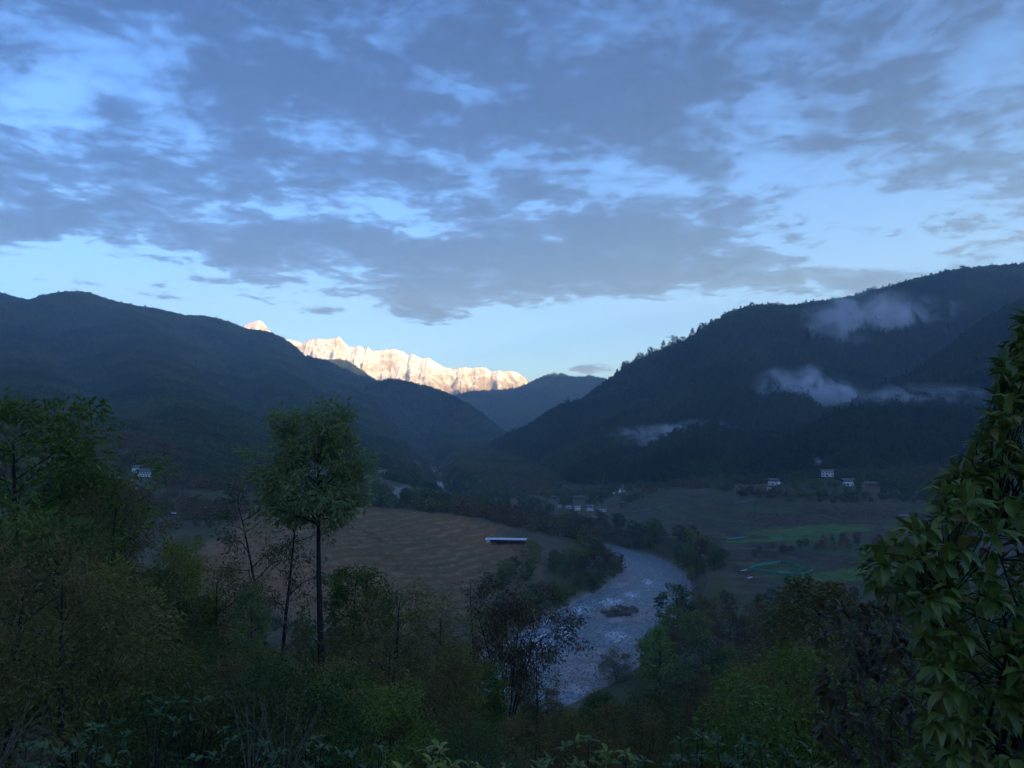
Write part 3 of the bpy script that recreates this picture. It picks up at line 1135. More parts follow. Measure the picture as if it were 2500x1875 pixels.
M_WOOD = forest_leaf_mat('woodland_leaf', [(0.0, (0.034, 0.052, 0.022)), (0.35, (0.062, 0.088, 0.028)), (0.6, (0.100, 0.118, 0.034)), (0.8, (0.125, 0.098, 0.040)), (1.0, (0.150, 0.096, 0.046))])

proto_col = bpy.data.collections.new('wood_prototypes')      # not linked to the scene: only its meshes are used


def far_proto(name, **kw):
    tb, v, f, lv = gen_tree(twigs=False, sides=3, **kw)
    tv = np.concatenate(tb.v); tf = np.concatenate(tb.f)
    me = bpy.data.meshes.new(name)
    allv = np.concatenate([tv, v])
    me = mesh_from(name, allv, [tf, f + len(tv)], False)
    vattr(me, 'lv', np.r_[np.zeros(len(tv)), lv])
    me.materials.append(M_WOOD)
    o = bpy.data.objects.new(name, me)
    proto_col.objects.link(o)


for i, (H, w, cb, pr, nl, lf) in enumerate([(10, 9.5, 0.1, 'round', 190, 1.9), (11, 9, 0.1, 'full', 180, 1.9), (13, 7.5, 0.12, 'egg', 170, 1.8),
                                            (17, 7.0, 0.12, 'cone', 190, 1.8), (16, 6.0, 0.25, 'egg', 150, 1.6), (8, 9.5, 0.08, 'round', 170, 1.8)]):
    far_proto('wood_%d' % i, seed=200 + i, H=H, w=w, cb=cb, prof=pr, nprim=20, nsub=2, leaves=nl, leaf=lf, aspect=0.7, droop=0.1, cl=0.14)


def instancer(name, pts, sc, pick, tone, coll, label=None):
    me = bpy.data.meshes.new(name)
    me.vertices.add(len(pts))
    me.vertices.foreach_set('co', np.asarray(pts, np.float32).ravel())
    rg = np.random.default_rng(len(pts))
    a = me.attributes.new('sc', 'FLOAT_VECTOR', 'POINT'); a.data.foreach_set('vector', np.asarray(sc, np.float32).ravel())
    rot = np.zeros((len(pts), 3), np.float32); rot[:, 2] = rg.random(len(pts)) * 6.283
    if coll is rock_col:
        rot[:, :2] = rg.random((len(pts), 2)) * 6.283
    a = me.attributes.new('rot', 'FLOAT_VECTOR', 'POINT'); a.data.foreach_set('vector', rot.ravel())
    a = me.attributes.new('pick', 'INT', 'POINT'); a.data.foreach_set('value', np.asarray(pick, np.int32))
    a = me.attributes.new('tone', 'FLOAT', 'POINT'); a.data.foreach_set('value', np.asarray(tone, np.float32))
    me.update()
    o = obj(name, me)
    g = bpy.data.node_groups.new(name + '_nodes', 'GeometryNodeTree')
    g.interface.new_socket('Geometry', in_out='INPUT', socket_type='NodeSocketGeometry')
    g.interface.new_socket('Geometry', in_out='OUTPUT', socket_type='NodeSocketGeometry')
    N = g.nodes.new
    gi, go = N('NodeGroupInput'), N('NodeGroupOutput')
    ci = N('GeometryNodeCollectionInfo')
    ci.inputs['Collection'].default_value = coll
    ci.inputs['Separate Children'].default_value = True
    ci.inputs['Reset Children'].default_value = True
    iop = N('GeometryNodeInstanceOnPoints')
    iop.inputs['Pick Instance'].default_value = True

    def named(nm, ty):
        n = N('GeometryNodeInputNamedAttribute')
        n.data_type = ty
        n.inputs['Name'].default_value = nm
        return n.outputs['Attribute']
    L = g.links.new
    L(gi.outputs[0], iop.inputs['Points'])
    L(ci.outputs[0], iop.inputs['Instance'])
    L(named('pick', 'INT'), iop.inputs['Instance Index'])
    L(named('rot', 'FLOAT_VECTOR'), iop.inputs['Rotation'])
    L(named('sc', 'FLOAT_VECTOR'), iop.inputs['Scale'])
    L(iop.outputs[0], go.inputs[0])
    md = o.modifiers.new('scatter', 'NODES')
    md.node_group = g
    o['kind'] = 'stuff'
    if label:
        o['label'] = label
    return o


# stones of the river bars
rock_col = bpy.data.collections.new('stone_prototypes')


def stone_mesh(name, seed):
    rg = np.random.default_rng(seed)
    import bmesh
    bm = bmesh.new()
    bmesh.ops.create_icosphere(bm, subdivisions=1, radius=0.5)
    me = bpy.data.meshes.new(name)
    for v in bm.verts:
        v.co *= 1 + 0.35 * (rg.random() - 0.5)
        v.co.z *= 0.7
        v.co.x *= 1.25
    bm.to_mesh(me)
    bm.free()
    return me


def stone_mat():
    m, k = new_mat('river_stone')
    tn = k.n('ShaderNodeAttribute', attribute_name='tone', attribute_type='INSTANCER')
    tc = k.n('ShaderNodeTexCoord')
    n = k.noise(tc.outputs['Object'], 4.0, 4.0, 0.6)
    c = k.mix(tn.outputs['Fac'], (0.13, 0.10, 0.095, 1), (0.40, 0.37, 0.35, 1))
    c = k.mix(k.math('MULTIPLY', n, 0.5), c, (0.16, 0.12, 0.11, 1))
    finish(k, principled(k, c, 0.8, 0.3))
    return m


M_STONE = stone_mat()
for i in range(4):
    me = stone_mesh('stone_%d' % i, i)
    me.materials.append(M_STONE)
    rock_col.objects.link(bpy.data.objects.new('stone_%d' % i, me))

# candidate cells of the ground seen from the viewpoint
cell_r = 0.5 * (RS[1:] + RS[:-1])
dth = TH[1] - TH[0]
area = (cell_r * np.diff(RS))[:, None] * dth * np.ones((1, NTH - 1))


def cellv(a):
    a = a.reshape(NR, NTH)
    return 0.25 * (a[:-1, :-1] + a[1:, :-1] + a[:-1, 1:] + a[1:, 1:])


c_own = gown.reshape(NR, NTH)[:-1, :-1]
c_rd = cellv(grd); c_fL = cellv(gfL); c_fR = cellv(gfR); c_rock = cellv(rock_m)
c_x = cellv(gx); c_y = cellv(gy); c_z = cellv(gz)
prev = np.vstack([np.full((1, NTH), -9.0), GHOR[:-1]])
c_vis = ((GEL + (22.0 / np.maximum(RS, 30))[:, None]) > prev)[:-1, :-1]
HOUSES = [  # px, py of the foot, distance, width (m), depth (m), storeys, kind, turn
    (352, 1176, 850, 13.0, 9.0, 2, 'dark', 0.12), (330, 1174, 856, 7.0, 6.0, 2, 'half', 0.1),
    (2020, 1158, 907, 12.5, 9.0, 2, 'white', 0.10), (2036, 1134, 960, 10.0, 7.0, 1, 'brown', -0.2),
    (1890, 1182, 950, 12.0, 8.0, 2, 'half', -0.35), (1877, 1186, 930, 5.0, 4.0, 1, 'white', -0.3),
    (2070, 1186, 900, 11.0, 8.0, 2, 'half', 0.2), (2126, 1189, 920, 12.0, 8.0, 1, 'brown', 0.0),
    (2216, 1268, 800, 13.0, 8.0, 1, 'half', -0.15), (1440, 1243, 1080, 10.0, 8.0, 2, 'dark', 0.15), (1471, 1243, 1075, 10.0, 7.0, 1, 'half', -0.1),
    (1410, 1243, 1080, 7.0, 7.0, 2, 'white', 0.3), (1388, 1243, 1100, 8.0, 6.0, 1, 'half', 0.0),
    (1367, 1244, 1100, 4.5, 4.0, 1, 'white', 0.1), (1519, 1236, 1100, 6.0, 5.0, 2, 'brown', 0.2),
    (1414, 1234, 1180, 13.0, 7.0, 1, 'brown', 0.0), (1352, 1232, 1190, 7.0, 5.0, 1, 'brown', 0.2),
]
HOUSE_XY = np.array([pt(h[0], h[1], h[2])[:2] for h in HOUSES] + [pt(1235, 1315, 600)[:2], pt(1510, 1200, 1200)[:2]])
ROADD = densify(ROAD[:, :2], 6.0)


def near_any(x, y, P, r):
    out = np.zeros(np.shape(x), bool).ravel()
    xf, yf = np.ravel(x), np.ravel(y)
    for a, b in P:
        out |= (xf - a) ** 2 + (yf - b) ** 2 < r * r
    return out.reshape(np.shape(x))


def sight_clear(x, y, z, hgt):
    """true where a tree would not stand before a house, seen from the viewpoint"""
    px, py, d = project(x, y, z + hgt)
    ok = np.ones(np.shape(x), bool)
    for h in HOUSES:
        hx, hy = h[0], h[1]
        hw = h[3] / h[2] * F_PX * 0.6
        ok &= ~((np.abs(px - hx) < hw + 4 / d * F_PX) & (py < hy - 2) & (d < h[2]) & (d > h[2] - 260))
    for (sx_, sy_, sd_, sw_) in [(425, 1258, 632, 14), (1512, 1196, 1200, 16), (1215, 1312, 600, 40)]:
        ok &= ~((np.abs(px - sx_) < sw_) & (py < sy_) & (d < sd_) & (d > sd_ - 200))
    return ok


def sample_cells(weight, n, seed):
    rg = np.random.default_rng(seed)
    w = (weight * area).ravel()
    idx = rg.choice(len(w), size=n, p=w / w.sum())
    i, j = np.unravel_index(idx, area.shape)
    fr, ft = rg.random(n), rg.random(n)
    r = RS[i] + (RS[i + 1] - RS[i]) * fr
    th = TH[j] + dth * ft
    Z = gz.reshape(NR, NTH)
    z = (Z[i, j] * (1 - fr) + Z[i + 1, j] * fr) * (1 - ft) + (Z[i, j + 1] * (1 - fr) + Z[i + 1, j + 1] * fr) * ft
    return r * np.sin(th), r * np.cos(th), z, i, j, rg


def wood(name, mask, spacing, seed, tone0, tone_amp, smin, smax, kinds, label, nmax=60000, ridge_tall=False):
    wgt = mask * c_vis
    A = (wgt * area).sum()
    n = int(min(nmax, A / spacing ** 2))
    if n < 5:
        return
    x, y, z, i, j, rg = sample_cells(wgt, n, seed)
    keep = sight_clear(x, y, z, 9.0) & ~near_any(x, y, HOUSE_XY, 11.0) & ~near_any(x, y, ROADD[::2], 6.0)
    x, y, z = x[keep], y[keep], z[keep]
    n = len(x)
    tone = tone0 + tone_amp * (fbm(x, y, 130, 4, 91) - 0.5) * 3.2 + (rg.random(n) - 0.5) * 0.30
    s = rg.uniform(smin, smax, n) * (0.75 + 0.5 * fbm(x, y, 70, 2, 92))
    s = s * np.where(rg.random(n) > 0.94, 1.35, 1.0)
    sc = np.c_[s * rg.uniform(0.85, 1.2, n), s * rg.uniform(0.85, 1.2, n), s]
    pick = rg.choice(kinds, size=n)
    instancer(name, np.c_[x, y, z - 0.6], sc, pick, np.clip(tone, 0, 1), proto_col, label)
    print(name, n, round(A / 1e6, 2), 'km2')


r_cell = np.hypot(c_x, c_y)
rocky = (c_rock < 0.35)
open_n = fbm(c_x.ravel(), c_y.ravel(), 110, 3, 95).reshape(c_x.shape)
wood('left_mountain_wood', ((c_own == 1) | (c_own == 2)) * rocky * (r_cell > 1000) * 1.0, 8.6, 301, 0.33, 0.35, 0.75, 1.15, [0, 1, 2, 5, 0, 1], 'mixed wood covering the left mountain and its spur', 60000)
wood('right_mountain_wood', (c_own == 5) * rocky * 1.0, 7.6, 302, 0.18, 0.3, 0.75, 1.15, [2, 3, 4, 3, 4, 1], 'dark pine wood covering the right mountain', 50000)
wood('front_spur_wood', ((c_own == 6) | (c_own == 7)) * rocky * 1.0, 7.0, 303, 0.18, 0.3, 0.7, 1.1, [0, 2, 3, 4, 1, 3], 'dark wood on the spurs behind the houses', 40000)
wood('far_wood', ((c_own == 3) | (c_own == 4)) * 1.0, 13.0, 304, 0.3, 0.3, 1.0, 1.7, [0, 1, 2, 3], 'far wood on the blue ridges closing the valley', 25000)
left_side = (c_x < RID.f[0].min() + 1e9) & (c_x < np.interp(c_y, RIVER[::-1][:, 1], RIVER[::-1][:, 0]))
valley = (c_own == 0) & (c_rd > 6) & (c_fL < 0.25) & (c_fR < 0.25) & rocky
wood('hillside_scrub', (valley & left_side & (r_cell > 640)) * sstep(0.30, 0.55, open_n), 7.2, 305, 0.62, 0.45, 0.5, 0.95, [0, 5, 1, 5, 0, 2], 'brown and green scrub on the left hillside round the house', 22000)
wood('valley_scrub', (valley & ~left_side & (r_cell > 760)) * sstep(0.20, 0.42, open_n), 5.6, 306, 0.60, 0.45, 0.30, 0.70, [0, 5, 1, 5, 2], 'scrub between the fields and houses on the right', 16000)

# stones on the bars
wb = ((bars(c_x.ravel(), c_y.ravel()).reshape(c_x.shape) > -0.25) & (c_rd < 6) & (c_y > 300) & (c_y < 660)) | ((c_rd > -3) & (c_rd < 4) & (c_y > 300) & (c_y < 700))
x, y, z, i, j, rg = sample_cells(wb * 1.0, 7000, 401)
s = np.clip(rg.lognormal(-0.9, 0.5, len(x)), 0.15, 2.0)
instancer('river_stones', np.c_[x, y, z + s * 0.1], np.c_[s, s, s], rg.integers(0, 4, len(x)), rg.random(len(x)), rock_col, 'stones of the gravel bars in the river')


# =====================================================================
# trees and shrubs one can tell apart
# =====================================================================
def at_top(px, py, Y):
    """foot and height of a plant whose top shows at a photo pixel, Y metres ahead"""
    x, y, zt = pt(px, py, Y)
    zg = ground_z(x, y)
    return x, y, zg, zt - zg


KEY = [  # px, py of the top, distance, prototype, leaf, width factor, name, label
    (800, 1000, 45, 'lollipop', 'bright', 1.0, 'tall_tree', 'tall slender tree with a bright green crown high on a bare trunk, left of centre'),
    (690, 1165, 58, 'sparse_fork', 'grey', 1.0, 'forked_tree', 'thin forked tree with sparse grey green leaves just left of the tall bright tree'),
    (75, 1015, 46, 'round_a', 'green', 1.0, 'broad_tree', 'big green tree at the left edge, its crown the highest on that side'),
    (178, 1140, 62, 'round_b', 'dark', 0.72, 'broad_tree', 'dark green round tree behind the big green tree at the left edge'),
    (270, 1185, 44, 'loose_b', 'brown', 0.62, 'thin_tree', 'brownish thin leaved tree right of the green trees at the left edge'),
    (150, 1270, 33, 'round_b', 'green', 1.0, 'leafy_tree', 'green tree with hanging leaves in front of the left edge trees'),
    (440, 1345, 52, 'round_a', 'yellow', 0.62, 'small_tree', 'small yellow green tree below the brown terraced slope on the left'),
    (535, 1395, 42, 'loose', 'brown', 1.0, 'thin_tree', 'brown leaved thin tree between the yellow green tree and the forked tree'),
    (625, 1440, 37, 'slim', 'bright', 0.75, 'slim_tree', 'slim bright green tree with leaves almost to the ground, left of the forked trunk'),
    (365, 1400, 36, 'loose_b', 'olive', 0.85, 'olive_tree', 'olive tree with a leaning dark trunk in the left foreground'),
    (860, 1395, 66, 'round_b', 'green', 0.9, 'round_tree', 'round green tree against the brown terraces just right of the tall trunk'),
    (960, 1440, 40, 'loose_b', 'brown', 1.15, 'brown_tree', 'brown olive tree with a thick dark trunk right of the tall bright tree'),
    (1075, 1470, 60, 'loose', 'olive', 0.95, 'thin_tree', 'thin olive tree between the thick dark trunk and the river'),
    (1165, 1375, 68, 'bare', 'brown', 1.0, 'bare_tree', 'bare pale twigged tree standing left of the river before the terraces'),
    (1235, 1440, 50, 'vase', 'plum', 1.0, 'many_stemmed_tree', 'plum brown tree with a fan of many stems beside the river water'),
    (1120, 1590, 38, 'round_b', 'olive', 0.9, 'olive_tree', 'olive green tree below the bare tree in the middle foreground'),
    (1320, 1590, 62, 'loose', 'grey', 0.8, 'thin_tree', 'thin grey green tree in front of the foaming left channel'),
    (1470, 1690, 46, 'round_b', 'dark', 1.0, 'dark_tree', 'dark green tree just below the gravel bar'),
    (1600, 1710, 40, 'round_a', 'dark', 1.0, 'dark_tree', 'dark green round tree in the foreground below the pale riverside tree'),
    (1395, 1740, 34, 'loose_b', 'olive', 0.9, 'olive_tree', 'low olive tree at the bottom beneath the last patch of river'),
    (1740, 1660, 56, 'loose', 'plum', 1.0, 'brown_tree', 'reddish brown thin tree in the lower right middle'),
    (1905, 1540, 66, 'loose_b', 'plum', 1.15, 'brown_tree', 'wide reddish brown tree with several dark stems left of the big leaved tree'),
    (2000, 1660, 34, 'round_b', 'dark', 0.9, 'dark_tree', 'dark green tree at the foot of the wide reddish brown tree'),
    (1985, 1420, 120, 'slim', 'olive', 1.3, 'olive_tree', 'yellowish olive tree rising just below the green net enclosure'),
    (780, 1560, 34, 'loose', 'brown', 1.0, 'thin_tree', 'brown thin tree behind the foot of the tall bright tree'),
    (860, 1640, 29, 'shrub_b', 'green', 0.8, 'shrub', 'tall green shrub beside the thick dark trunk'),
    (250, 1520, 26, 'loose_b', 'grey', 1.0, 'grey_tree', 'bluish grey leaved tree in the lower left'),
    (60, 1480, 24, 'loose_b', 'grey', 1.0, 'grey_tree', 'bluish grey leaved tree against the left edge, low in the picture'),
    (600, 1600, 28, 'shrub_a', 'olive', 0.9, 'shrub', 'big rounded olive shrub left of the forked trunk'),
    (470, 1560, 24, 'shrub_b', 'dark', 0.9, 'shrub', 'dark green shrub in the left foreground between the trunks'),
]
for (px, py, Y, key, lf, wf, name, label) in KEY:
    x, y, zg, H = at_top(px, py, Y)
    plant(key, lf, x, y, H, label, 'shrub' if 'shrub' in name else 'tree', name, z=zg, wx=wf)

# the undergrowth that fills the slope below the viewpoint
TOPLINE = np.array([(-400, 1150), (0, 1130), (200, 1210), (330, 1330), (430, 1430), (560, 1500), (640, 1530), (740, 1560), (900, 1520), (1000, 1530), (1100, 1560),
                    (1180, 1560), (1260, 1600), (1330, 1660), (1390, 1720), (1430, 1735), (1470, 1710), (1530, 1720), (1590, 1690), (1700, 1660), (1800, 1600), (2000, 1560), (2200, 1560), (2900, 1450)], float)
FILL = [('round_a', 'dark'), ('loose_b', 'olive'), ('round_b', 'green'), ('loose', 'brown'), ('round_a', 'olive'), ('shrub_a', 'dark'), ('shrub_b', 'olive'), ('shrub_a', 'green'), ('shrub_b', 'brown')]
WORD = {'dark': 'dark green', 'brown': 'brown', 'green': 'green', 'olive': 'olive', 'plum': 'plum brown', 'grey': 'grey green', 'yellow': 'yellow green', 'bright': 'bright green', 'rust': 'rusty'}
placed = [at_top(k[0], k[1], k[2])[:2] for k in KEY]
placed = [(p[0], p[1], 1.6) for p in placed]
nfill = 0
tries = 0
frg = np.random.default_rng(515)
while nfill < 260 and tries < 6000:
    tries += 1
    d = 15 + 236 * frg.random() ** 1.7
    th = R(-36 + 72 * frg.random())
    x, y = d * math.sin(th), d * math.cos(th)
    rad = 0.9 + d * 0.014
    if any((x - a) ** 2 + (y - b) ** 2 < (rad + r * 0.5) ** 2 for a, b, r in placed):
        continue
    zg, own_, rd_, fl_, fr_ = (v[0] for v in terrain(np.array([x]), np.array([y])))
    if rd_ < 5:
        continue
    pxb = 1250 + F_PX * x / y
    half = 1.4 / y * F_PX                       # half a crown, in pixels
    lim = max(np.interp(q, TOPLINE[:, 0], TOPLINE[:, 1]) for q in (pxb - half, pxb, pxb + half)) + 170 * frg.random() ** 1.3
    Hmax = pt(pxb, lim, y)[2] - zg
    if Hmax < 0.8:
        continue
    H = min(Hmax, 2.5 + 9 * frg.random() + 0.02 * d)
    small = H < 3.6
    topx, topy, _d = project(x, y, zg + H)
    wide = H * 0.42 / y * F_PX
    if any(topx - wide < b1 and topx + wide > a1 and topy < b2 for a1, b1, b2 in [(398, 452, 1280), (318, 402, 1190), (740, 1300, 1330), (1340, 1600, 1560)]):
        continue
    key, lf = FILL[frg.integers(5, 9)] if small else FILL[frg.integers(0, 5)]
    if d > 130 and not small:
        key = ['mid_a', 'mid_b', 'mid_c'][frg.integers(0, 3)]
    zone = 'left' if pxb < 700 else ('middle' if pxb < 1500 else 'right')
    far = 'near' if d < 30 else ('halfway down' if d < 90 else 'lower')
    what = 'shrub' if small else 'tree'
    place = {'near': 'close below the viewpoint', 'halfway down': 'halfway down the slope', 'lower': 'at the foot of the slope'}[far]
    plant(key, lf, x, y, H, '%s %s in the %s thicket %s' % (WORD[lf], what, zone, place), what, 'thicket_' + what,
          'thicket on the slope below the viewpoint: %s %s, %s, %s' % (lf, what, zone, far), z=zg, wx=0.9 + 0.35 * frg.random())
    placed.append((x, y, rad))
    nfill += 1


def scatter_trees(n, seed, accept, spacing, keys, leaves, hmin, hmax, name, labelf, group, topline=None):
    rg = np.random.default_rng(seed)
    pts = []
    t = 0
    while len(pts) < n and t < n * 60:
        t += 1
        x, y = accept(rg)
        if any((x - a) ** 2 + (y - b) ** 2 < spacing ** 2 for a, b in pts):
            continue
        zg, own_, rd_, fl_, fr_ = (v[0] for v in terrain(np.array([x]), np.array([y])))
        H = hmin + (hmax - hmin) * rg.random()
        if topline is not None:
            pxb = 1250 + F_PX * x / y
            lim = np.interp(pxb, topline[:, 0], topline[:, 1]) + 12 * rg.random()
            H = min(H, pt(pxb, lim, y)[2] - zg)
            if H < 1.5:
                continue
        if not sight_clear(np.array([x]), np.array([y]), zg, H)[0] or near_any(np.array([x]), np.array([y]), HOUSE_XY, 12.0)[0]:
            continue
        pts.append((x, y))
        lf = leaves[rg.integers(0, len(leaves))]
        plant(keys[rg.integers(0, len(keys))], lf, x, y, H, labelf % WORD[lf], 'tree', name, group + ', ' + lf, z=zg, wx=0.85 + 0.4 * rg.random())
    print(name, len(pts))
    return pts


def bank_point(rg, side, y0, y1, d0, d1):
    while True:
        i = rg.integers(0, len(RIV))
        if not (y0 < RIV[i, 1] < y1):
            continue
        t = RIV[min(i + 1, len(RIV) - 1), :2] - RIV[max(i - 1, 0), :2]
        t /= np.linalg.norm(t)
        nrm = np.array([t[1], -t[0]])          # downstream: the right-hand side of the flow
        nrm = nrm if side == 'hill' else -nrm
        o = RIV[i, 2] + d0 + (d1 - d0) * rg.random()
        return RIV[i, 0] + nrm[0] * o, RIV[i, 1] + nrm[1] * o


# left bank (seen left of the water), between terraces and river
MID = ['mid_a', 'mid_b', 'mid_c']
scatter_trees(64, 601, lambda rg: bank_point(rg, 'hill', 425, 700, 5, 36), 5.5, MID, ['dark', 'dark', 'dark', 'green', 'olive', 'plum', 'brown'], 5.5, 12.5, 'bank_tree',
              '%s tree in the belt below the terraces on the left bank', 'trees of the left river bank')
# the dark belt along the far bank upstream
scatter_trees(80, 602, lambda rg: bank_point(rg, 'far', 590, 1150, 4, 34), 6.5, MID + ['mid_d'], ['dark', 'dark', 'dark', 'green', 'plum'], 8, 15, 'bank_tree',
              '%s tree in the dark belt along the far river bank', 'trees of the far river bank')
scatter_trees(40, 603, lambda rg: bank_point(rg, 'hill', 700, 1150, 4, 40), 7, MID, ['dark', 'green', 'dark', 'olive'], 7, 13, 'riverside_tree',
              '%s tree behind the long metal roofed shed upstream', 'trees upstream of the shed')
for side, sd_ in (('hill', 607), ('far', 608)):
    scatter_trees(45, sd_, lambda rg, side=side: bank_point(rg, side, 1100, 2000, 1, 30), 7, MID, ['dark', 'green', 'dark'], 8, 14, 'gorge_tree',
                  '%s tree lining the river where it leaves the gorge on the ' + ('left' if side == 'hill' else 'right'), 'trees at the mouth of the gorge, ' + side)
# the flood plain wood on the right of the gravel bars
PLAIN_TOP = np.array([(1400, 1640), (1560, 1590), (1600, 1520), (1612, 1440), (1690, 1432), (1720, 1470), (1760, 1440), (1850, 1440), (1960, 1425), (2050, 1420), (2200, 1430), (2500, 1430)], float)


def plain_point(rg):
    while True:
        y = 255 + 250 * rg.random()
        x = 60 + 210 * rg.random()
        px = 1250 + F_PX * x / y
        rd = river_dist(np.array([x]), np.array([y]))[0]
        if rd > 4 and px > 1585 - 0.12 * (450 - y):
            return x, y


scatter_trees(160, 604, plain_point, 4.6, MID + ['mid_d', 'mid_b'], ['dark', 'green', 'dark', 'plum', 'olive', 'brown'], 11, 22, 'plain_tree',
              '%s tree in the wood right of the gravel bars', 'wood on the flood plain right of the river', PLAIN_TOP)
x, y, zg, H = at_top(1655, 1428, 440)
plant('mid_b', 'dark', x, y, H, 'dark rounded tree closing the right side of the gravel island', 'tree', 'riverside_tree', z=zg, wx=1.1)
x, y, zg, H = at_top(1610, 1530, 330)
plant('mid_d', 'green', x, y, H, 'tall pale green tree in front of the dark rounded riverside tree', 'tree', 'riverside_tree', z=zg, wx=1.2)
x, y, zg, H = at_top(1505, 1592, 352)
plant('shrub_a', 'grey', x, y, H, 'grey green bush standing on the lower gravel bar', 'bush', 'gravel_bush', z=zg, wx=1.1)
x, y, zg, H = at_top(1300, 1322, 560)
plant('mid_a', 'yellow', x, y, H, 'large yellow green rounded tree right of the metal roofed shed', 'tree', 'rounded_tree', z=zg, wx=1.35)
x, y, zg, H = at_top(1405, 1330, 600)
plant('mid_b', 'yellow', x, y, H, 'small yellow green tree at the edge of the dark belt behind the bank', 'tree', 'small_tree', z=zg)
for (px, py, Y, H_) in [(1474, 1487, 492, 2.6), (1490, 1496, 484, 3.2), (1510, 1498, 483, 3.4), (1532, 1494, 486, 3.2), (1552, 1486, 492, 2.6), (1500, 1482, 496, 3.0), (1524, 1480, 498, 3.0), (1545, 1476, 502, 2.4), (1512, 1470, 508, 2.6)]:
    x, y, _ = pt(px, py, Y)
    plant('shrub_a', 'plum', x, y, H_, 'low brown bush in the clump on the gravel island', 'bush', 'island_bush', 'bushes on the gravel island', wx=1.7)


# bushes dotted over the terraces and along the near hillside up to the scrub
def left_point(rg):
    while True:
        y = 330 + 330 * rg.random()
        th = R(-34 + 36 * rg.random())
        x = y * math.tan(th)
        _, _, rd, fl, fr = (v[0] for v in terrain(np.array([x]), np.array([y])))
        if rd > 8 and fl < 0.25:
            return x, y


scatter_trees(120, 605, left_point, 7.0, MID, ['dark', 'olive', 'brown', 'green', 'brown'], 3.5, 8.5, 'hillside_tree',
              '%s tree on the hillside round the dry terraces', 'hillside trees round the dry terraces')


def right_point(rg):
    while True:
        y = 500 + 330 * rg.random()
        x = 170 + 330 * rg.random()
        px, py, _ = project(x, y, 15.0)
        _, _, rd, fl, fr = (v[0] for v in terrain(np.array([x]), np.array([y])))
        belt = (abs(y - (625 + 0.12 * x)) < 24 and x > 190) or fr < 0.2
        if rd > 8 and belt and not (1800 < px < 2010 and 1360 < py < 1420):
            return x, y


scatter_trees(150, 606, right_point, 3.6, MID, ['dark', 'plum', 'brown', 'dark', 'rust'], 3.0, 7.5, 'hedge_tree',
              '%s bushy tree in the hedges between the dark fields', 'hedge trees between the right hand fields')


# pines standing up along the crest of the right mountain
RP = RIDGES[4][0]
rpx, rpy, rpd = project(RP[:, 0], RP[:, 1], RP[:, 2])
crg = np.random.default_rng(77)
for i in range(95):
    q = 1505 + 990 * crg.random() ** 1.7
    Yc = np.interp(q, rpx, RP[:, 1]) + crg.normal() * 14
    x = np.interp(q, rpx, RP[:, 0]); y = Yc
    H = (13 + 12 * crg.random() ** 2) * (1.65 if q < 1790 else 1.05)
    part_ = 'steep left shoulder' if q < 1790 else 'long right crest'
    plant(['mid_d', 'mid_b', 'mid_c', 'mid_d'][crg.integers(0, 4)], 'dark', x, y, H, 'dark pine standing against the sky on the %s of the right mountain' % part_, 'tree', 'ridge_pine',
          'pines along the crest of the right mountain, ' + part_, wx=0.75 + 0.4 * crg.random())

# neighbours that look alike get their place in the row
def rank_labels():
    byl = {}
    for o in list(COL.objects):
        if o.parent is None and o.get('category') and o.get('group'):
            byl.setdefault(o['label'], []).append(o)
    words = {2: ['left one', 'right one'], 3: ['leftmost', 'middle one', 'rightmost'],
             4: ['leftmost', 'second from left', 'third from left', 'rightmost'],
             5: ['leftmost', 'second from left', 'middle one', 'second from right', 'rightmost'],
             7: ['leftmost', 'second from left', 'third from left', 'middle one', 'third from right', 'second from right', 'rightmost'],
             8: ['leftmost', 'second from left', 'third from left', 'fourth from left', 'fourth from right', 'third from right', 'second from right', 'rightmost'],
             9: ['leftmost', 'second from left', 'third from left', 'fourth from left', 'middle one', 'fourth from right', 'third from right', 'second from right', 'rightmost'],
             6: ['leftmost', 'second from left', 'third from left', 'third from right', 'second from right', 'rightmost']}
    for l, L in byl.items():
        if len(L) in words:
            L.sort(key=lambda o: o.location.x / max(o.location.y, 1.0))
            for o, w in zip(L, words[len(L)]):
                o['label'] = l + ', ' + w


rank_labels()


# =====================================================================
# houses, shed, car, net, shrines
# =====================================================================
M_WHITE = plain_mat('whitewash', (0.72, 0.71, 0.68), 0.85, 0.12, 0.8)
M_TIMBER = plain_mat('dark_timber', (0.045, 0.032, 0.024), 0.8, 0.3, 2.0)
M_BROWNWALL = plain_mat('earth_wall', (0.16, 0.115, 0.085), 0.9, 0.25, 1.2)
M_ROOF = plain_mat('grey_roof', (0.12, 0.12, 0.125), 0.6, 0.25, 0.7)
M_TIN = plain_mat('bright_tin_roof', (0.55, 0.58, 0.62), 0.4, 0.12, 0.5, 0.5)
M_GLASS = plain_mat('window_dark', (0.012, 0.013, 0.016), 0.15, 0.1, 2.0, 0.5)
M_NET = plain_mat('green_net', (0.03, 0.27, 0.19), 0.8, 0.2, 1.0)
M_POST = plain_mat('wood_post', (0.16, 0.13, 0.10), 0.9, 0.2, 2.0)
M_CAR = plain_mat('white_car_paint', (0.75, 0.76, 0.78), 0.25, 0.04, 1.0, 0.5)
M_TYRE = plain_mat('tyre', (0.02, 0.02, 0.02), 0.9, 0.1, 2.0)
M_TEAL = plain_mat('teal_sheet', (0.05, 0.22, 0.20), 0.6, 0.2, 0.4)
M_PALE = plain_mat('pale_sheet', (0.45, 0.45, 0.42), 0.7, 0.2, 0.4)


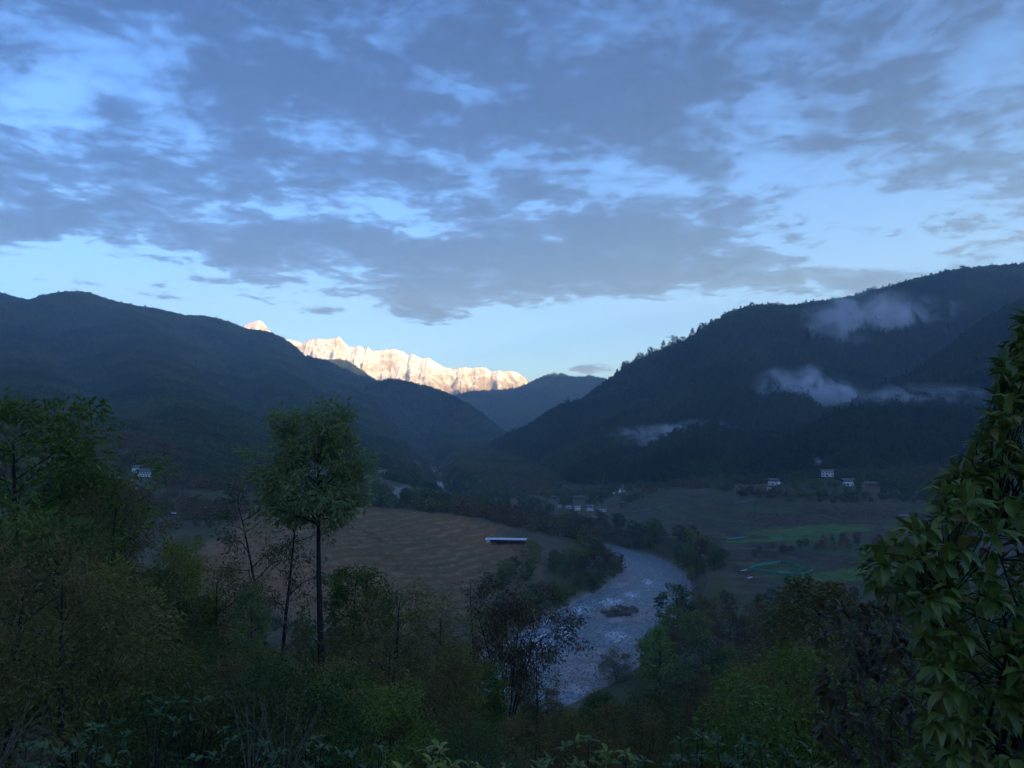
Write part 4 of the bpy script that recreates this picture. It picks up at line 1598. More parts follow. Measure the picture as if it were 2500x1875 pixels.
def boxes(name, L, mat, parent, bevel=0.0):
    """one mesh from axis aligned boxes (x0,x1,y0,y1,z0,z1)"""
    b = Bag()
    for (x0, x1, y0, y1, z0, z1) in L:
        v = np.array([(x, y, z) for z in (z0, z1) for y in (y0, y1) for x in (x0, x1)], float)
        b.add(v, np.array([(0, 2, 3, 1), (4, 5, 7, 6), (0, 1, 5, 4), (2, 6, 7, 3), (0, 4, 6, 2), (1, 3, 7, 5)]))
    return obj(name, b.mesh(name, False), mat, parent)


def gable(name, w, d, z, rise, over, thick, mat, parent):
    """a pitched sheet roof with its ridge along x"""
    X = w / 2 + over; Yd = d / 2 + over
    sec = [(-Yd, z), (0, z + rise), (Yd, z), (Yd, z - thick), (0, z + rise - thick), (-Yd, z - thick)]
    v = np.array([(x, a, c) for x in (-X, X) for a, c in sec], float)
    b = Bag()
    b.add(v, np.array([(i, (i + 1) % 6, 6 + (i + 1) % 6, 6 + i) for i in range(6)]))
    b.add(v, np.array([(0, 5, 4, 1), (1, 4, 3, 2), (6, 7, 10, 11), (7, 8, 9, 10)]))
    return obj(name, b.mesh(name, False), mat, parent)


def house(px, py, Y, w, d, storeys, kind, turn, label):
    x, y, z = pt(px, py, Y)
    zg = ground_z(x, y)
    t = thing('farmhouse', (x, y, zg - 0.4), label, 'house', rz=math.atan2(-x, y) + turn)
    sh = 2.9
    H = sh * storeys + 0.4
    wallm = {'white': M_WHITE, 'half': M_WHITE, 'dark': M_WHITE, 'brown': M_BROWNWALL}[kind]
    boxes('wall', [(-w / 2, w / 2, -d / 2, d / 2, 0, H)], wallm, t)
    fr = -d / 2
    n = max(3, int(w / 2.6))
    timber_top = kind in ('half', 'dark') and storeys > 1
    if timber_top:
        band = [(-w / 2 - 0.15, w / 2 + 0.15, fr - 0.15, d / 2 + 0.15, H - sh * (1.0 if kind == 'dark' else 0.55), H - 0.05)]
        boxes('timber_storey', band, M_TIMBER, t)
    for s in range(storeys):
        zb = 0.4 + s * sh + 0.9
        for i in range(n):
            if s == 0 and i == n // 2:
                boxes('door', [(-0.55, 0.55, fr - 0.06, fr + 0.2, 0.3, 2.5)], M_TIMBER, t)
                continue
            cx = -w / 2 + w * (i + 0.5) / n
            ww = w / n * 0.30
            yf = fr - (0.15 if (timber_top and s == storeys - 1) else 0.0)
            if timber_top and s == storeys - 1:
                # white panels between the timbers, each with a dark pane
                pn = boxes('window', [(cx - ww, cx + ww, yf - 0.05, yf + 0.1, zb - 0.35, zb + 1.25)], M_WHITE, t)
                boxes('pane', [(cx - ww * 0.35, cx + ww * 0.35, yf - 0.09, yf, zb + 0.1, zb + 0.95)], M_GLASS, pn)
            else:
                fm = boxes('window', [(cx - ww, cx + ww, yf - 0.05, yf + 0.1, zb - 0.1, zb + 1.25)], M_TIMBER, t)
                boxes('pane', [(cx - ww * 0.75, cx + ww * 0.75, yf - 0.08, yf, zb + 0.1, zb + 1.05)], M_GLASS, fm)
    # open loft below a low roof carried on posts
    rf = gable('roof', w, d, H + 0.9, d * 0.16, 1.3, 0.14, M_ROOF, t)
    boxes('loft_post', [(a, a + 0.2, c, c + 0.2, H, H + 0.8) for a in (-w / 2 + 0.1, -0.1, w / 2 - 0.3) for c in (-d / 2 + 0.1, d / 2 - 0.3)], M_TIMBER, t)
    return t


HLAB = ['dark timbered house with white window panels on the left hillside', 'small pale annex left of the dark timbered hillside house',
        'large white two storey house with dark windows, highest on the right slope', 'brown hut at the wood edge above the large white house',
        'white house with a timber upper storey at the left end of the right slope', 'tiny white outbuilding below the leftmost house of the right slope',
        'white and dark timber house below and right of the large white house', 'brown low house right of the timber house below the wood',
        'low white house half hidden by the big leaved tree', 'white and dark gabled house in the middle of the valley hamlet',
        'low half timbered house at the right end of the valley hamlet', 'narrow white house standing left of the gabled hamlet house',
        'low white house at the left of the valley hamlet', 'tiny white hut at the far left end of the hamlet', 'small brown house behind the right end of the hamlet',
        'long brown barn behind the hamlet at the wood edge', 'small brown shed at the wood edge left of the barn']
for h, l in zip(HOUSES, HLAB):
    house(*h, l)

# long shed with a bright metal roof
x, y, z = pt(1236, 1316, 600)
zg = ground_z(x, y)
t = thing('long_shed', (x, y, zg - 0.3), 'long shed with a bright tin roof at the edge of the brown terraces', 'shed', rz=-0.10)
Ls = 30.0
gable('roof', Ls, 6.5, 4.2, 1.0, 0.8, 0.12, M_TIN, t)
boxes('end_wall', [(-Ls / 2, -Ls / 2 + 2.6, -3.2, 3.2, 0, 3.9)], M_WHITE, t)
boxes('back_wall', [(-Ls / 2 + 2.6, Ls / 2, 2.6, 3.0, 0, 3.9)], M_BROWNWALL, t)
for i in range(6):
    a = -Ls / 2 + 5 + i * 4.7
    boxes('post', [(a, a + 0.25, -3.1, -2.85, 0, 4.0)], M_TIMBER, t)


# white car on the hillside road
def wheel_mesh():
    b = Bag()
    k = 14
    an = np.arange(k) * 2 * math.pi / k
    sec = [(0.0, 0.10), (0.22, 0.10), (0.30, 0.12), (0.37, 0.08), (0.37, -0.08), (0.30, -0.12), (0.22, -0.10), (0.0, -0.10)]
    v = np.array([(r * math.cos(a), w, r * math.sin(a)) for r, w in sec for a in an])
    b.add(v, quad_grid(len(sec), k, True))
    return b.mesh('wheel')


x, y, z = pt(426, 1261, 632)
zg = ground_z(x, y)
t = thing('parked_car', (x, y, zg + 0.75), 'white car stopped on the hillside road left of the terraces', 'car', rz=0.1)
side = np.array([(-2.3, 0.45), (-2.35, 0.95), (-2.2, 1.15), (-1.95, 1.75), (0.45, 1.78), (1.15, 1.15), (2.15, 1.02), (2.3, 0.75), (2.28, 0.45)])
b = Bag()
n = len(side)
v = []
for yy, sc in ((-0.86, 1), (0.86, 1)):
    for (a, c) in side:
        v.append((a, yy * (0.86 if c > 1.3 else 1.0), c))
b.add(np.array(v), np.array([(i, (i + 1) % n, n + (i + 1) % n, n + i) for i in range(n)]))
bodym = bpy.data.meshes.new('body')
bodym.from_pydata(v, [], [[i, (i + 1) % n, n + (i + 1) % n, n + i] for i in range(n)] + [list(range(n))[::-1], list(range(n, 2 * n))])
obj('body', bodym, M_CAR, t)
for sy in (-1, 1):
    wv = [(-1.75, sy * 0.83, 1.2), (0.75, sy * 0.83, 1.2), (0.35, sy * 0.77, 1.66), (-1.65, sy * 0.77, 1.66)]
    wm = bpy.data.meshes.new('side_window')
    wm.from_pydata([(a, c + sy * 0.02, d) for a, c, d in wv] + [(a, c - sy * 0.05, d) for a, c, d in wv], [], [[0, 1, 2, 3], [7, 6, 5, 4], [0, 4, 5, 1], [1, 5, 6, 2], [2, 6, 7, 3], [3, 7, 4, 0]])
    obj('side_window', wm, M_GLASS, t)
wm = wheel_mesh()
for a in (-1.45, 1.45):
    for sy in (-0.8, 0.8):
        obj('wheel', wm, M_TYRE, t, (a, sy, 0.37))
# level bit of road under the car
rb = Bag()
P = densify(ROAD[:, :2], 5.0)
zr = terrain(P[:, 0], P[:, 1])[0]
zr = np.convolve(np.r_[zr[:4], zr, zr[-4:]], np.ones(9) / 9, 'valid') + 0.75
tt = np.gradient(P[:, :2], axis=0); tt /= np.linalg.norm(tt, axis=1)[:, None]
nn_ = np.c_[-tt[:, 1], tt[:, 0]]
v = []
for off, dz in ((-3.6, -3.0), (-2.4, 0.0), (2.4, 0.0), (3.6, -3.0)):
    v.append(np.c_[P[:, :2] + nn_ * off, zr + dz])
v = np.stack(v, 1).reshape(-1, 3)
rb.add(v, quad_grid(len(P), 4))
tag(obj('hillside_road', rb.mesh('hillside_road', False), plain_mat('dirt_road', (0.055, 0.050, 0.040), 0.95, 0.25, 0.4)), kind='structure')

# green netting round a vegetable plot
poly = [(1826, 1391), (1842, 1384), (1866, 1379), (1888, 1376), (1906, 1372), (1925, 1377), (1946, 1383), (1966, 1388), (1984, 1394), (1972, 1400), (1955, 1404), (1930, 1402), (1900, 1399), (1862, 1395)]
pp = []
for a, c in poly:
    Yg = 560.0
    for _ in range(25):                     # walk the ray down to the ground
        q = pt(a, c, Yg)
        Yg += (q[2] - ground_z(q[0], q[1])) * 1.6
    q = pt(a, c, Yg)
    pp.append((q[0], q[1], ground_z(q[0], q[1])))
pp = np.array(pp)
cen = pp.mean(0)
t = thing('net_enclosure', tuple(cen), 'green net fence enclosing a plot in the dark fields on the right', 'fence')
nP = len(pp)
for i in range(nP):
    a, c = pp[i] - cen, pp[(i + 1) % nP] - cen
    dirn = (c - a)[:2]; L = np.hypot(*dirn); dirn /= L
    nr = np.array([-dirn[1], dirn[0], 0]) * 0.03
    k = 7
    top, bot = [], []
    for s in np.linspace(0, 1, k):
        p = a + (c - a) * s
        sag = 0.22 * 4 * s * (1 - s)
        bot.append(p + [0, 0, 0.05]); top.append(p + [0, 0, 1.75 - sag])
    v = np.array([q + nr for q in bot] + [q + nr for q in top] + [q - nr for q in bot] + [q - nr for q in top])
    f = [(j, j + 1, k + j + 1, k + j) for j in range(k - 1)] + [(3 * k + j, 3 * k + j + 1, 2 * k + j + 1, 2 * k + j) for j in range(k - 1)] + [(k + j, k + j + 1, 3 * k + j + 1, 3 * k + j) for j in range(k - 1)]
    bb = Bag(); bb.add(v, np.array(f))
    obj('net_panel', bb.mesh('net_panel', False), M_NET, t)
    boxes('post', [(a[0] - 0.07, a[0] + 0.07, a[1] - 0.07, a[1] + 0.07, a[2] - 0.3, a[2] + 1.95)], M_POST, t)

# crop covers lying on the fields
def sheet(px, py, Y0, w, d, rz, mat, name, label, cat):
    Yg = Y0
    for _ in range(25):
        q = pt(px, py, Yg)
        Yg += (q[2] - ground_z(q[0], q[1])) * 1.6
    x, y = pt(px, py, Yg)[:2]
    k1, k2 = 12, 4
    u, v = np.meshgrid(np.linspace(-w / 2, w / 2, k1), np.linspace(-d / 2, d / 2, k2), indexing='ij')
    c, s = math.cos(rz), math.sin(rz)
    X = x + u.ravel() * c - v.ravel() * s; Yy = y + u.ravel() * s + v.ravel() * c
    z = terrain(X, Yy)[0]
    z0 = ground_z(x, y)
    crown = 0.9 * (1 - (2 * v.ravel() / d) ** 2)
    top = np.c_[X - x, Yy - y, z - z0 + 0.12 + crown * 0.6]
    bot = np.c_[X - x, Yy - y, z - z0 - 0.3]
    bb = Bag()
    bb.add(np.r_[top, bot], np.r_[quad_grid(k1, k2), quad_grid(k1, k2)[:, ::-1] + k1 * k2])
    tag(obj(name, bb.mesh(name), mat, None, (x, y, z0)), label, cat)


sheet(1800, 1313, 700, 20, 3.0, 0.05, M_TEAL, 'crop_cover', 'teal crop cover in the dark fields left of the two small pale bits', 'crop cover')
sheet(1900, 1314, 690, 12, 2.0, -0.1, M_TEAL, 'crop_cover', 'short teal crop cover right of the long one in the dark fields', 'crop cover')
sheet(1445, 1262, 950, 24, 5.0, 0.0, M_TEAL, 'crop_cover', 'teal crop cover beside the green strips before the hamlet', 'crop cover')
sheet(1826, 1222, 900, 30, 1.6, 0.0, M_TEAL, 'crop_cover', 'thin teal cover on the upper terrace below the slope houses', 'crop cover')
sheet(1830, 1411, 560, 4, 1.6, 0.2, M_PALE, 'pale_sheet', 'small pale sheet lying just below the green net enclosure', 'sheet')
sheet(1816, 1393, 570, 6, 1.2, 0.5, M_PALE, 'pale_sheet', 'pale strip at the left tip of the green net enclosure', 'sheet')

# shrine group on the knoll: white stupa, flag mast, small offering shrines
def lathe(prof, k=10):
    an = np.arange(k) * 2 * math.pi / k
    v = np.array([(r * math.cos(a), r * math.sin(a), z) for r, z in prof for a in an])
    return v, quad_grid(len(prof), k, True)


x, y, _ = pt(1514, 1200, 1200)
zg = ground_z(x, y)
t = thing('stupa', (x, y, zg - 0.2), 'white stupa with a thin spire on the knoll above the hamlet', 'stupa')
boxes('base', [(-2.4, 2.4, -2.4, 2.4, 0, 1.6), (-1.9, 1.9, -1.9, 1.9, 1.6, 2.6)], M_WHITE, t)
b = Bag(); b.add(*lathe([(0.01, 4.9), (0.7, 4.8), (1.35, 4.2), (1.5, 3.4), (1.2, 2.6), (0.01, 2.6)][::-1])); obj('dome', b.mesh('dome'), M_WHITE, t)
b = Bag(); b.add(*lathe([(0.55, 4.7), (0.5, 5.4), (0.3, 6.2), (0.12, 7.4), (0.02, 8.6)], 8)); obj('spire', b.mesh('spire'), M_WHITE, t)
t = thing('flag_mast', (x + 3.8, y - 1, ground_z(x + 3.8, y - 1) - 0.2), 'tall thin prayer flag mast beside the stupa on the knoll', 'flag mast')
b = Bag(); b.add(*tube([(0, 0, 0), (0, 0, 6), (0.05, 0, 13)], [0.14, 0.1, 0.05], 6)); obj('pole', b.mesh('pole'), M_POST, t)
boxes('flag', [(0.08, 0.55, -0.03, 0.03, 3.5, 12.4)], M_WHITE, t)
for i, (dx, lab) in enumerate([(-9.5, 'low white shrine left of the stupa on the knoll'), (-16, 'tiny white shrine at the left end of the knoll'), (5.5, 'square white shrine hut right of the flag mast on the knoll')]):
    zz = ground_z(x + dx, y - 2)
    t = thing('shrine', (x + dx, y - 2, zz - 0.2), lab, 'shrine')
    w = 1.6 if i == 1 else 2.4
    boxes('wall', [(-w / 2, w / 2, -w / 2, w / 2, 0, w * 0.9)], M_WHITE, t)
    gable('roof', w, w, w * 0.95, w * 0.3, 0.3, 0.1, M_ROOF, t)


# =====================================================================
# close plants: leaves large enough to tell apart
# =====================================================================
def big_leaf_mesh(name, droop, fold=0.22, width=0.42):
    """a pointed leaf of length 1 along +y, folded along its midrib and hanging at the tip"""
    k = 7
    t = np.linspace(0, 1, k)
    wd = width * 0.5 * np.sin(np.pi * np.clip(t, 0.02, 1) ** 0.8) ** 0.9 * (1 - 0.25 * t)
    wd[0] = 0.012; wd[-1] = 0.004
    ang = -droop * t ** 1.2
    y = np.concatenate([[0], np.cumsum(np.cos(ang[:-1]) / (k - 1))])
    z = np.concatenate([[0], np.cumsum(np.sin(ang[:-1]) / (k - 1))])
    wav = 0.012 * np.sin(t * 14)
    v = []
    for i in range(k):
        v += [(-wd[i], y[i], z[i] + wd[i] * fold * 2 + wav[i]), (0, y[i], z[i]), (wd[i], y[i], z[i] + wd[i] * fold * 2 - wav[i])]
    f = quad_grid(k, 3)
    me = mesh_from(name, np.array(v), [f], True)
    vattr(me, 'lv', np.full(len(v), 0.5))
    return me


def big_leaf_mat(name, c1, c2, c3):
    m, k = new_mat(name)
    oi = k.n('ShaderNodeObjectInfo')
    at = k.n('ShaderNodeAttribute', attribute_name='lv')
    tc = k.n('ShaderNodeTexCoord')
    sep = k.n('ShaderNodeSeparateXYZ')
    k.link(tc.outputs['Object'], sep.inputs[0])
    r = k.math('FRACT', k.math('ADD', oi.outputs['Random'], at.outputs['Fac']))
    col = k.mix(r, (*c1, 1), (*c2, 1))
    col = k.mix(k.ramp(r, 0.88, 0.97), col, (*c3, 1))
    n = k.noise(tc.outputs['Object'], 6.0, 4.0, 0.6)
    col = k.mix(k.math('MULTIPLY', k.ramp(n, 0.55, 0.75), 0.35), col, (*c3, 1))
    b = principled(k, col, 0.42, 0.4)
    t = k.n('ShaderNodeBsdfTranslucent')
    k.link(col, t.inputs[0])
    mx = k.n('ShaderNodeMixShader')
    mx.inputs[0].default_value = 0.3
    k.link(b.outputs[0], mx.inputs[1]); k.link(t.outputs[0], mx.inputs[2])
    finish(k, mx)
    return m


M_BIG = big_leaf_mat('broad_leaf', (0.080, 0.125, 0.024), (0.190, 0.235, 0.042), (0.22, 0.16, 0.04))
M_BIGDARK = big_leaf_mat('broad_dark_leaf', (0.038, 0.084, 0.024), (0.088, 0.150, 0.038), (0.135, 0.132, 0.030))
M_RUSTY = big_leaf_mat('rusty_leaf', (0.074, 0.054, 0.022), (0.142, 0.090, 0.034), (0.176, 0.072, 0.022))
M_LIME = big_leaf_mat('lime_leaf', (0.155, 0.204, 0.026), (0.250, 0.282, 0.041), (0.297, 0.240, 0.045))
BIG = {m.name: [big_leaf_mesh('%s_shape_%d' % (m.name, i), dr) for i, dr in enumerate((0.5, 0.9, 1.4))] for m in (M_BIG, M_BIGDARK, M_RUSTY, M_LIME)}
for m in (M_BIG, M_BIGDARK, M_RUSTY, M_LIME):
    for me in BIG[m.name]:
        me.materials.append(m)


def whorl(rg, c, out, n, L):
    """leaf placements (matrix 3x3 columns x,y,z scaled, origin) round a shoot tip"""
    res = []
    out = np.asarray(out, float); out /= np.linalg.norm(out)
    a = np.cross(out, [0.1, 0.2, 1.0]); a /= np.linalg.norm(a)
    b = np.cross(out, a)
    for i in range(n):
        an = i * 2.4 + rg.normal() * 0.3
        tilt = 0.55 + 0.5 * rg.random()
        d = out * math.cos(tilt) + (a * math.cos(an) + b * math.sin(an)) * math.sin(tilt)
        d[2] -= 0.35 * rg.random()
        d /= np.linalg.norm(d)
        up = np.array([0, 0, 1.0]) + rg.normal(size=3) * 0.25
        xx = np.cross(d, up); xx /= np.linalg.norm(xx) + 1e-9
        zz = np.cross(xx, d)
        l = L * (0.65 + 0.6 * rg.random())
        res.append((np.stack([xx, d, zz], 1) * l, np.asarray(c) + out * (-0.012 * i) + d * 0.01, int(rg.integers(0, 3))))
    return res


def add_leaves(rg, root, org, leaves, mat, limit):
    """the largest in view as single leaves, the rest as one mass"""
    from mathutils import Matrix
    leaves = sorted(leaves, key=lambda l: np.linalg.norm(l[1] - np.array([0, 0, CAM_Z])) / np.abs(np.linalg.norm(l[0][:, 1])))

    def inview(l):
        p = project(l[1][0], l[1][1], l[1][2])
        return -30 < p[0] < 2530 and 0 < p[1] < 1900
    single = [l for l in leaves if inview(l)][:limit]
    ids = set(id(l) for l in single)
    for (A, o, k) in single:
        ob = bpy.data.objects.new('leaf', BIG[mat.name][k])
        COL.objects.link(ob)
        M = Matrix([[A[r, 0], A[r, 1], A[r, 2], o[r] - org[r]] for r in range(3)] + [[0, 0, 0, 1]])
        ob.parent = root
        ob.matrix_local = M
    rest = [l for l in leaves if id(l) not in ids]
    if rest:
        bg_ = Bag(); lv = []
        for (A, o, k) in rest:
            me = BIG[mat.name][k]
            co = np.empty(len(me.vertices) * 3, np.float32); me.vertices.foreach_get('co', co)
            co = co.reshape(-1, 3)
            bg_.add(co @ A.T + (o - org), quad_grid(7, 3))
            lv += [rg.random()] * len(co)
        me = bg_.mesh('foliage')
        vattr(me, 'lv', np.array(lv))
        ob = obj('foliage', me, mat, root)
        ob['kind'] = 'stuff'


def leafy_plant(rg, px, py, Y, w, h, nsh, nleaf, L, mat, name, label, cat, limit=300, group=None, spread_down=0.7):
    """several shoots from one foot, each ending in a tuft; top of the plant at the pixel"""
    x, y, zt = pt(px, py, Y)
    zg = ground_z(x, y)
    org = np.array([x, y, zg])
    t = thing(name, tuple(org), label, cat, group)
    sb = Bag()
    leaves = []
    for i in range(nsh):
        an = i * 2.4 + rg.normal() * 0.3
        r = w * 0.5 * math.sqrt((i + 0.5) / nsh)
        top = zt - h * spread_down * (r / (w * 0.5)) ** 1.5 * rg.uniform(0.4, 1.0) - 0.1 * rg.random()
        tip = np.array([x + r * math.cos(an), y + r * math.sin(an), top])
        foot = org + np.array([0.05 * math.cos(an), 0.05 * math.sin(an), -0.1])
        m = foot * 0.45 + tip * 0.55 + np.array([0, 0, (tip[2] - foot[2]) * 0.12])
        v, f = tube(np.array([foot, foot * 0.5 + m * 0.5, m, tip]) - org, [0.022, 0.018, 0.012, 0.004], 5)
        sb.add(v, f)
        k = nleaf
        leaves += whorl(rg, tip, tip - m + np.array([0, 0, 0.2]), k, L)
        # a second, lower tuft on the shoot
        q = m * 0.45 + tip * 0.55
        leaves += whorl(rg, q, tip - m + rg.normal(size=3) * 0.3, k // 2, L * 0.9)
    obj('stem', sb.mesh('stem'), M_BARK, t)
    add_leaves(rg, t, org, leaves, mat, limit)
    return t


# ---- the big leaved tree on the right edge
rg = np.random.default_rng(900)
OUT = np.array([(690, 2560), (780, 2500), (840, 2480), (880, 2445), (1000, 2430), (1060, 2392), (1110, 2385), (1150, 2330), (1190, 2300), (1230, 2290), (1270, 2270),
                (1330, 2150), (1370, 2110), (1420, 2125), (1460, 2200), (1520, 2240), (1600, 2250), (1660, 2290), (1720, 2260), (1780, 2250), (1840, 2230), (1900, 2240)], float)
foot = np.array([4.6, 7.2, ground_z(4.6, 7.2) - 0.1])
t = thing('big_leaved_tree', tuple(foot), 'big leaved green tree filling the right edge of the picture', 'tree')
sb = Bag()
limbs = []
for (px, py, Y) in [(2480, 760, 7.6), (2420, 1120, 7.0), (2330, 1260, 6.6), (2180, 1380, 6.8), (2350, 1500, 6.0), (2440, 1650, 5.6), (2650, 900, 7.4), (2620, 1300, 6.6), (2330, 1780, 5.8), (2500, 1400, 7.6), (2230, 1330, 7.2), (2420, 1280, 6.2), (2560, 1100, 6.8), (2280, 1620, 6.3), (2400, 1560, 7.3), (2560, 1750, 5.4), (2470, 960, 7.8), (2300, 1700, 7.0)]:
    tip = np.array(pt(px, py, Y))
    m = foot * 0.4 + tip * 0.6 + np.array([0.25, 0.1, 0.35])
    m0 = foot + np.array([0, 0, 0.8]) * max(0.3, (tip[2] - foot[2]) * 0.35)
    wob = rg.normal(size=(5, 3)) * 0.13; wob[0] = 0
    P = np.array([foot, m0, m, tip * 0.7 + m * 0.3, tip]) + wob
    sb.add(*tube(P - foot, [0.05, 0.032, 0.016, 0.008, 0.004], 6))
    limbs.append(P)
LP = np.concatenate([np.stack([np.interp(np.linspace(0.3, 1, 14), np.linspace(0, 1, 5), P[:, a]) for a in range(3)], 1) for P in limbs])
leaves = []
nw = 0
while nw < 860:
    py = 690 + 1230 * rg.random()
    lft = np.interp(py, OUT[:, 0], OUT[:, 1])
    px = lft + 8 + (2700 - lft) * rg.random() ** 1.5
    Y = 5.0 + 3.2 * rg.random() + (0.6 if py < 1200 else 0)
    if rg.random() < 0.25 and px > lft + 90:
        continue
    c = np.array(pt(px, py, Y))
    if c[2] < ground_z(c[0], c[1]) + 0.25:
        continue
    near_ = LP[np.argmin(((LP - c) ** 2).sum(1))]
    mid_ = (near_ + c) / 2 + np.array([0, 0, 0.06])
    sb.add(*tube(np.array([near_, mid_ + rg.normal(size=3) * 0.05, c]) - foot, [0.006, 0.004, 0.002], 4))
    leaves += whorl(rg, c, (c - near_) + np.array([0, -0.1, 0.10]), int(rg.integers(6, 10)), 0.165)
    nw += 1
obj('trunk', sb.mesh('trunk'), M_BARK, t)
add_leaves(rg, t, foot, leaves, M_BIG, 300)

# ---- the rusty shrub at its left
x0, y0 = pt(2135, 1700, 9.0)[:2]
foot = np.array([x0, y0, ground_z(x0, y0) - 0.1])
t = thing('rusty_shrub', tuple(foot), 'shrub with brown and rusty leaves on pale grey stems left of the big leaved tree', 'shrub')
sb = Bag()
limbs = []
for (px, py, Y) in [(2140, 1480, 9.2), (2080, 1560, 9.0), (2200, 1520, 8.8), (2040, 1690, 8.8), (2240, 1640, 8.6), (2120, 1620, 8.4)]:
    tip = np.array(pt(px, py, Y))
    m = foot * 0.5 + tip * 0.5 + np.array([0.0, 0.0, 0.25])
    P = np.array([foot, foot * 0.6 + m * 0.4, m, tip * 0.6 + m * 0.4, tip])
    P[1:4] += rg.normal(size=(3, 3)) * 0.10
    sb.add(*tube(P - foot, [0.035, 0.026, 0.018, 0.010, 0.004], 6))
    limbs.append(P)
LP = np.concatenate([np.stack([np.interp(np.linspace(0.35, 1, 12), np.linspace(0, 1, 5), P[:, a]) for a in range(3)], 1) for P in limbs])
leaves = []
for i in range(150):
    px = 2125 + 85 * rg.normal(); py = 1470 + 390 * rg.random()
    c = np.array(pt(np.clip(px, 2010, 2290), py, 8.3 + 1.2 * rg.random()))
    near_ = LP[np.argmin(((LP - c) ** 2).sum(1))]
    sb.add(*tube(np.array([near_, (near_ + c) / 2 + rg.normal(size=3) * 0.05, c]) - foot, [0.005, 0.004, 0.002], 4))
    leaves += whorl(rg, c, c - near_ + np.array([0, -0.05, 0.1]), int(rg.integers(4, 8)), 0.15)
obj('stem', sb.mesh('stem'), M_BARK_PALE, t)
add_leaves(rg, t, foot, leaves, M_RUSTY, 260)

# ---- low leafy plants along the bottom edge
LOW = [
    (1055, 1808, 8.2, 0.75, 0.8, 7, 6, 0.15, M_LIME, 'lime green leafy plant at the bottom, left of the bare shoots'),
    (1135, 1838, 8.0, 0.45, 0.5, 4, 5, 0.14, M_LIME, 'small lime green plant among the bare shoots at the bottom'),
    (1415, 1800, 10.0, 1.0, 0.8, 8, 6, 0.15, M_BIG, 'green leafy plant at the bottom below the last river patch'),
    (1500, 1830, 9.6, 1.2, 0.7, 8, 6, 0.15, M_LIME, 'yellowish leafy plant at the bottom right of the green leafy one'),
    (1625, 1835, 9.6, 1.3, 0.7, 9, 6, 0.15, M_BIGDARK, 'dark leafy plant at the bottom between the yellowish one and the tall one'),
    (1690, 1785, 10.5, 1.1, 0.9, 9, 6, 0.16, M_BIGDARK, 'tall dark leafy plant at the bottom, the highest of the row'),
    (1790, 1800, 10.5, 1.2, 0.9, 9, 6, 0.16, M_BIGDARK, 'dark glossy plant right of the tall dark one at the bottom'),
    (1890, 1815, 10.0, 1.2, 0.8, 9, 6, 0.15, M_BIGDARK, 'dark leafy plant at the bottom left of the grey stemmed shrub'),
    (2020, 1800, 9.5, 1.0, 0.9, 8, 6, 0.15, M_BIG, 'green leafy plant at the foot of the rusty shrub'),
    (1280, 1845, 8.6, 0.9, 0.5, 6, 6, 0.14, M_BIG, 'low green plant at the bottom edge right of the bare shoots'),
    (560, 1770, 10.0, 1.3, 0.8, 9, 6, 0.14, M_BIGDARK, 'dark leafy plant in the lower left left of the dry brushwood'),
    (380, 1690, 12.0, 1.4, 0.9, 9, 6, 0.15, M_BIGDARK, 'dark plant with drooping leaves in the lower left'),
    (215, 1760, 9.5, 1.2, 0.8, 8, 6, 0.15, M_BIGDARK, 'dark leafy plant near the bottom left corner'),
    (70, 1810, 8.5, 1.0, 0.7, 7, 6, 0.14, M_BIGDARK, 'dark leafy plant in the bottom left corner'),
    (760, 1800, 10.5, 1.2, 0.7, 8, 6, 0.13, M_BIGDARK, 'dark leafy plant right of the dry brushwood'),
    (900, 1820, 9.5, 1.1, 0.6, 8, 6, 0.13, M_BIGDARK, 'dark low plant left of the lime green plant'),
]
for (px, py, Y, w, h, ns, nl, L, mat, label) in LOW:
    leafy_plant(rg, px, py, Y, w, h, ns, nl, L, mat, 'leafy_plant', label, 'plant')


# ---- bare shoots and dry brushwood
def bare_shrub(rg, px, py, Y, n, hgt, spread, arch, mat, label, lean=(0, 0), rad=0.012):
    x, y, zb = pt(px, py, Y)
    zg = min(ground_z(x, y), zb)
    t = thing('bare_shrub', (x, y, zg), label, 'shrub')
    for i in range(n):
        an = rg.random() * 6.28
        h = hgt * (0.6 + 0.5 * rg.random()) + (zb - zg)
        s = np.linspace(0, 1, 8)
        r = spread * (0.3 + 0.8 * rg.random()) * s ** 1.5
        z = h * s - arch * h * s ** 3 * rg.random()
        P = np.c_[r * math.cos(an) + lean[0] * s ** 1.6, r * math.sin(an) * 0.5 + lean[1] * s, z] + rg.normal(size=(8, 3)) * 0.012 * hgt * s[:, None]
        b = Bag()
        b.add(*tube(P, rad * (1.1 - s), 4))
        for j in range(int(rg.integers(1, 4))):
            k = int(rg.integers(3, 7))
            e = P[k] + np.array([rg.normal() * 0.2, rg.normal() * 0.15, 0.25 * rg.random()]) * hgt * 0.6
            b.add(*tube(np.array([P[k], (P[k] + e) / 2 + [0, 0, 0.03], e]), [rad * 0.5, rad * 0.35, rad * 0.12], 3))
        obj('shoot', b.mesh('shoot'), mat, t)
    return t


bare_shrub(rg, 1165, 1870, 8.0, 7, 0.45, 0.30, 0.1, M_TWIG, 'clump of bare upright shoots at the bottom left of centre')
bare_shrub(rg, 690, 1840, 13, 16, 1.3, 1.0, 0.4, M_TWIG, 'tangle of dry pale twigs at the bottom below the forked tree')
bare_shrub(rg, 615, 1850, 12, 8, 1.4, 0.55, 0.1, M_TWIG, 'sheaf of thin upright dry stems left of the twig tangle')
bare_shrub(rg, -20, 1640, 11, 7, 0.9, 0.3, 0.9, M_TWIG, 'arching bare canes leaning in from the left edge', lean=(1.1, 0))
bare_shrub(rg, 20, 1870, 7.5, 4, 0.7, 0.25, 0.3, M_TWIG, 'few bare canes in the bottom left corner', lean=(0.25, 0))


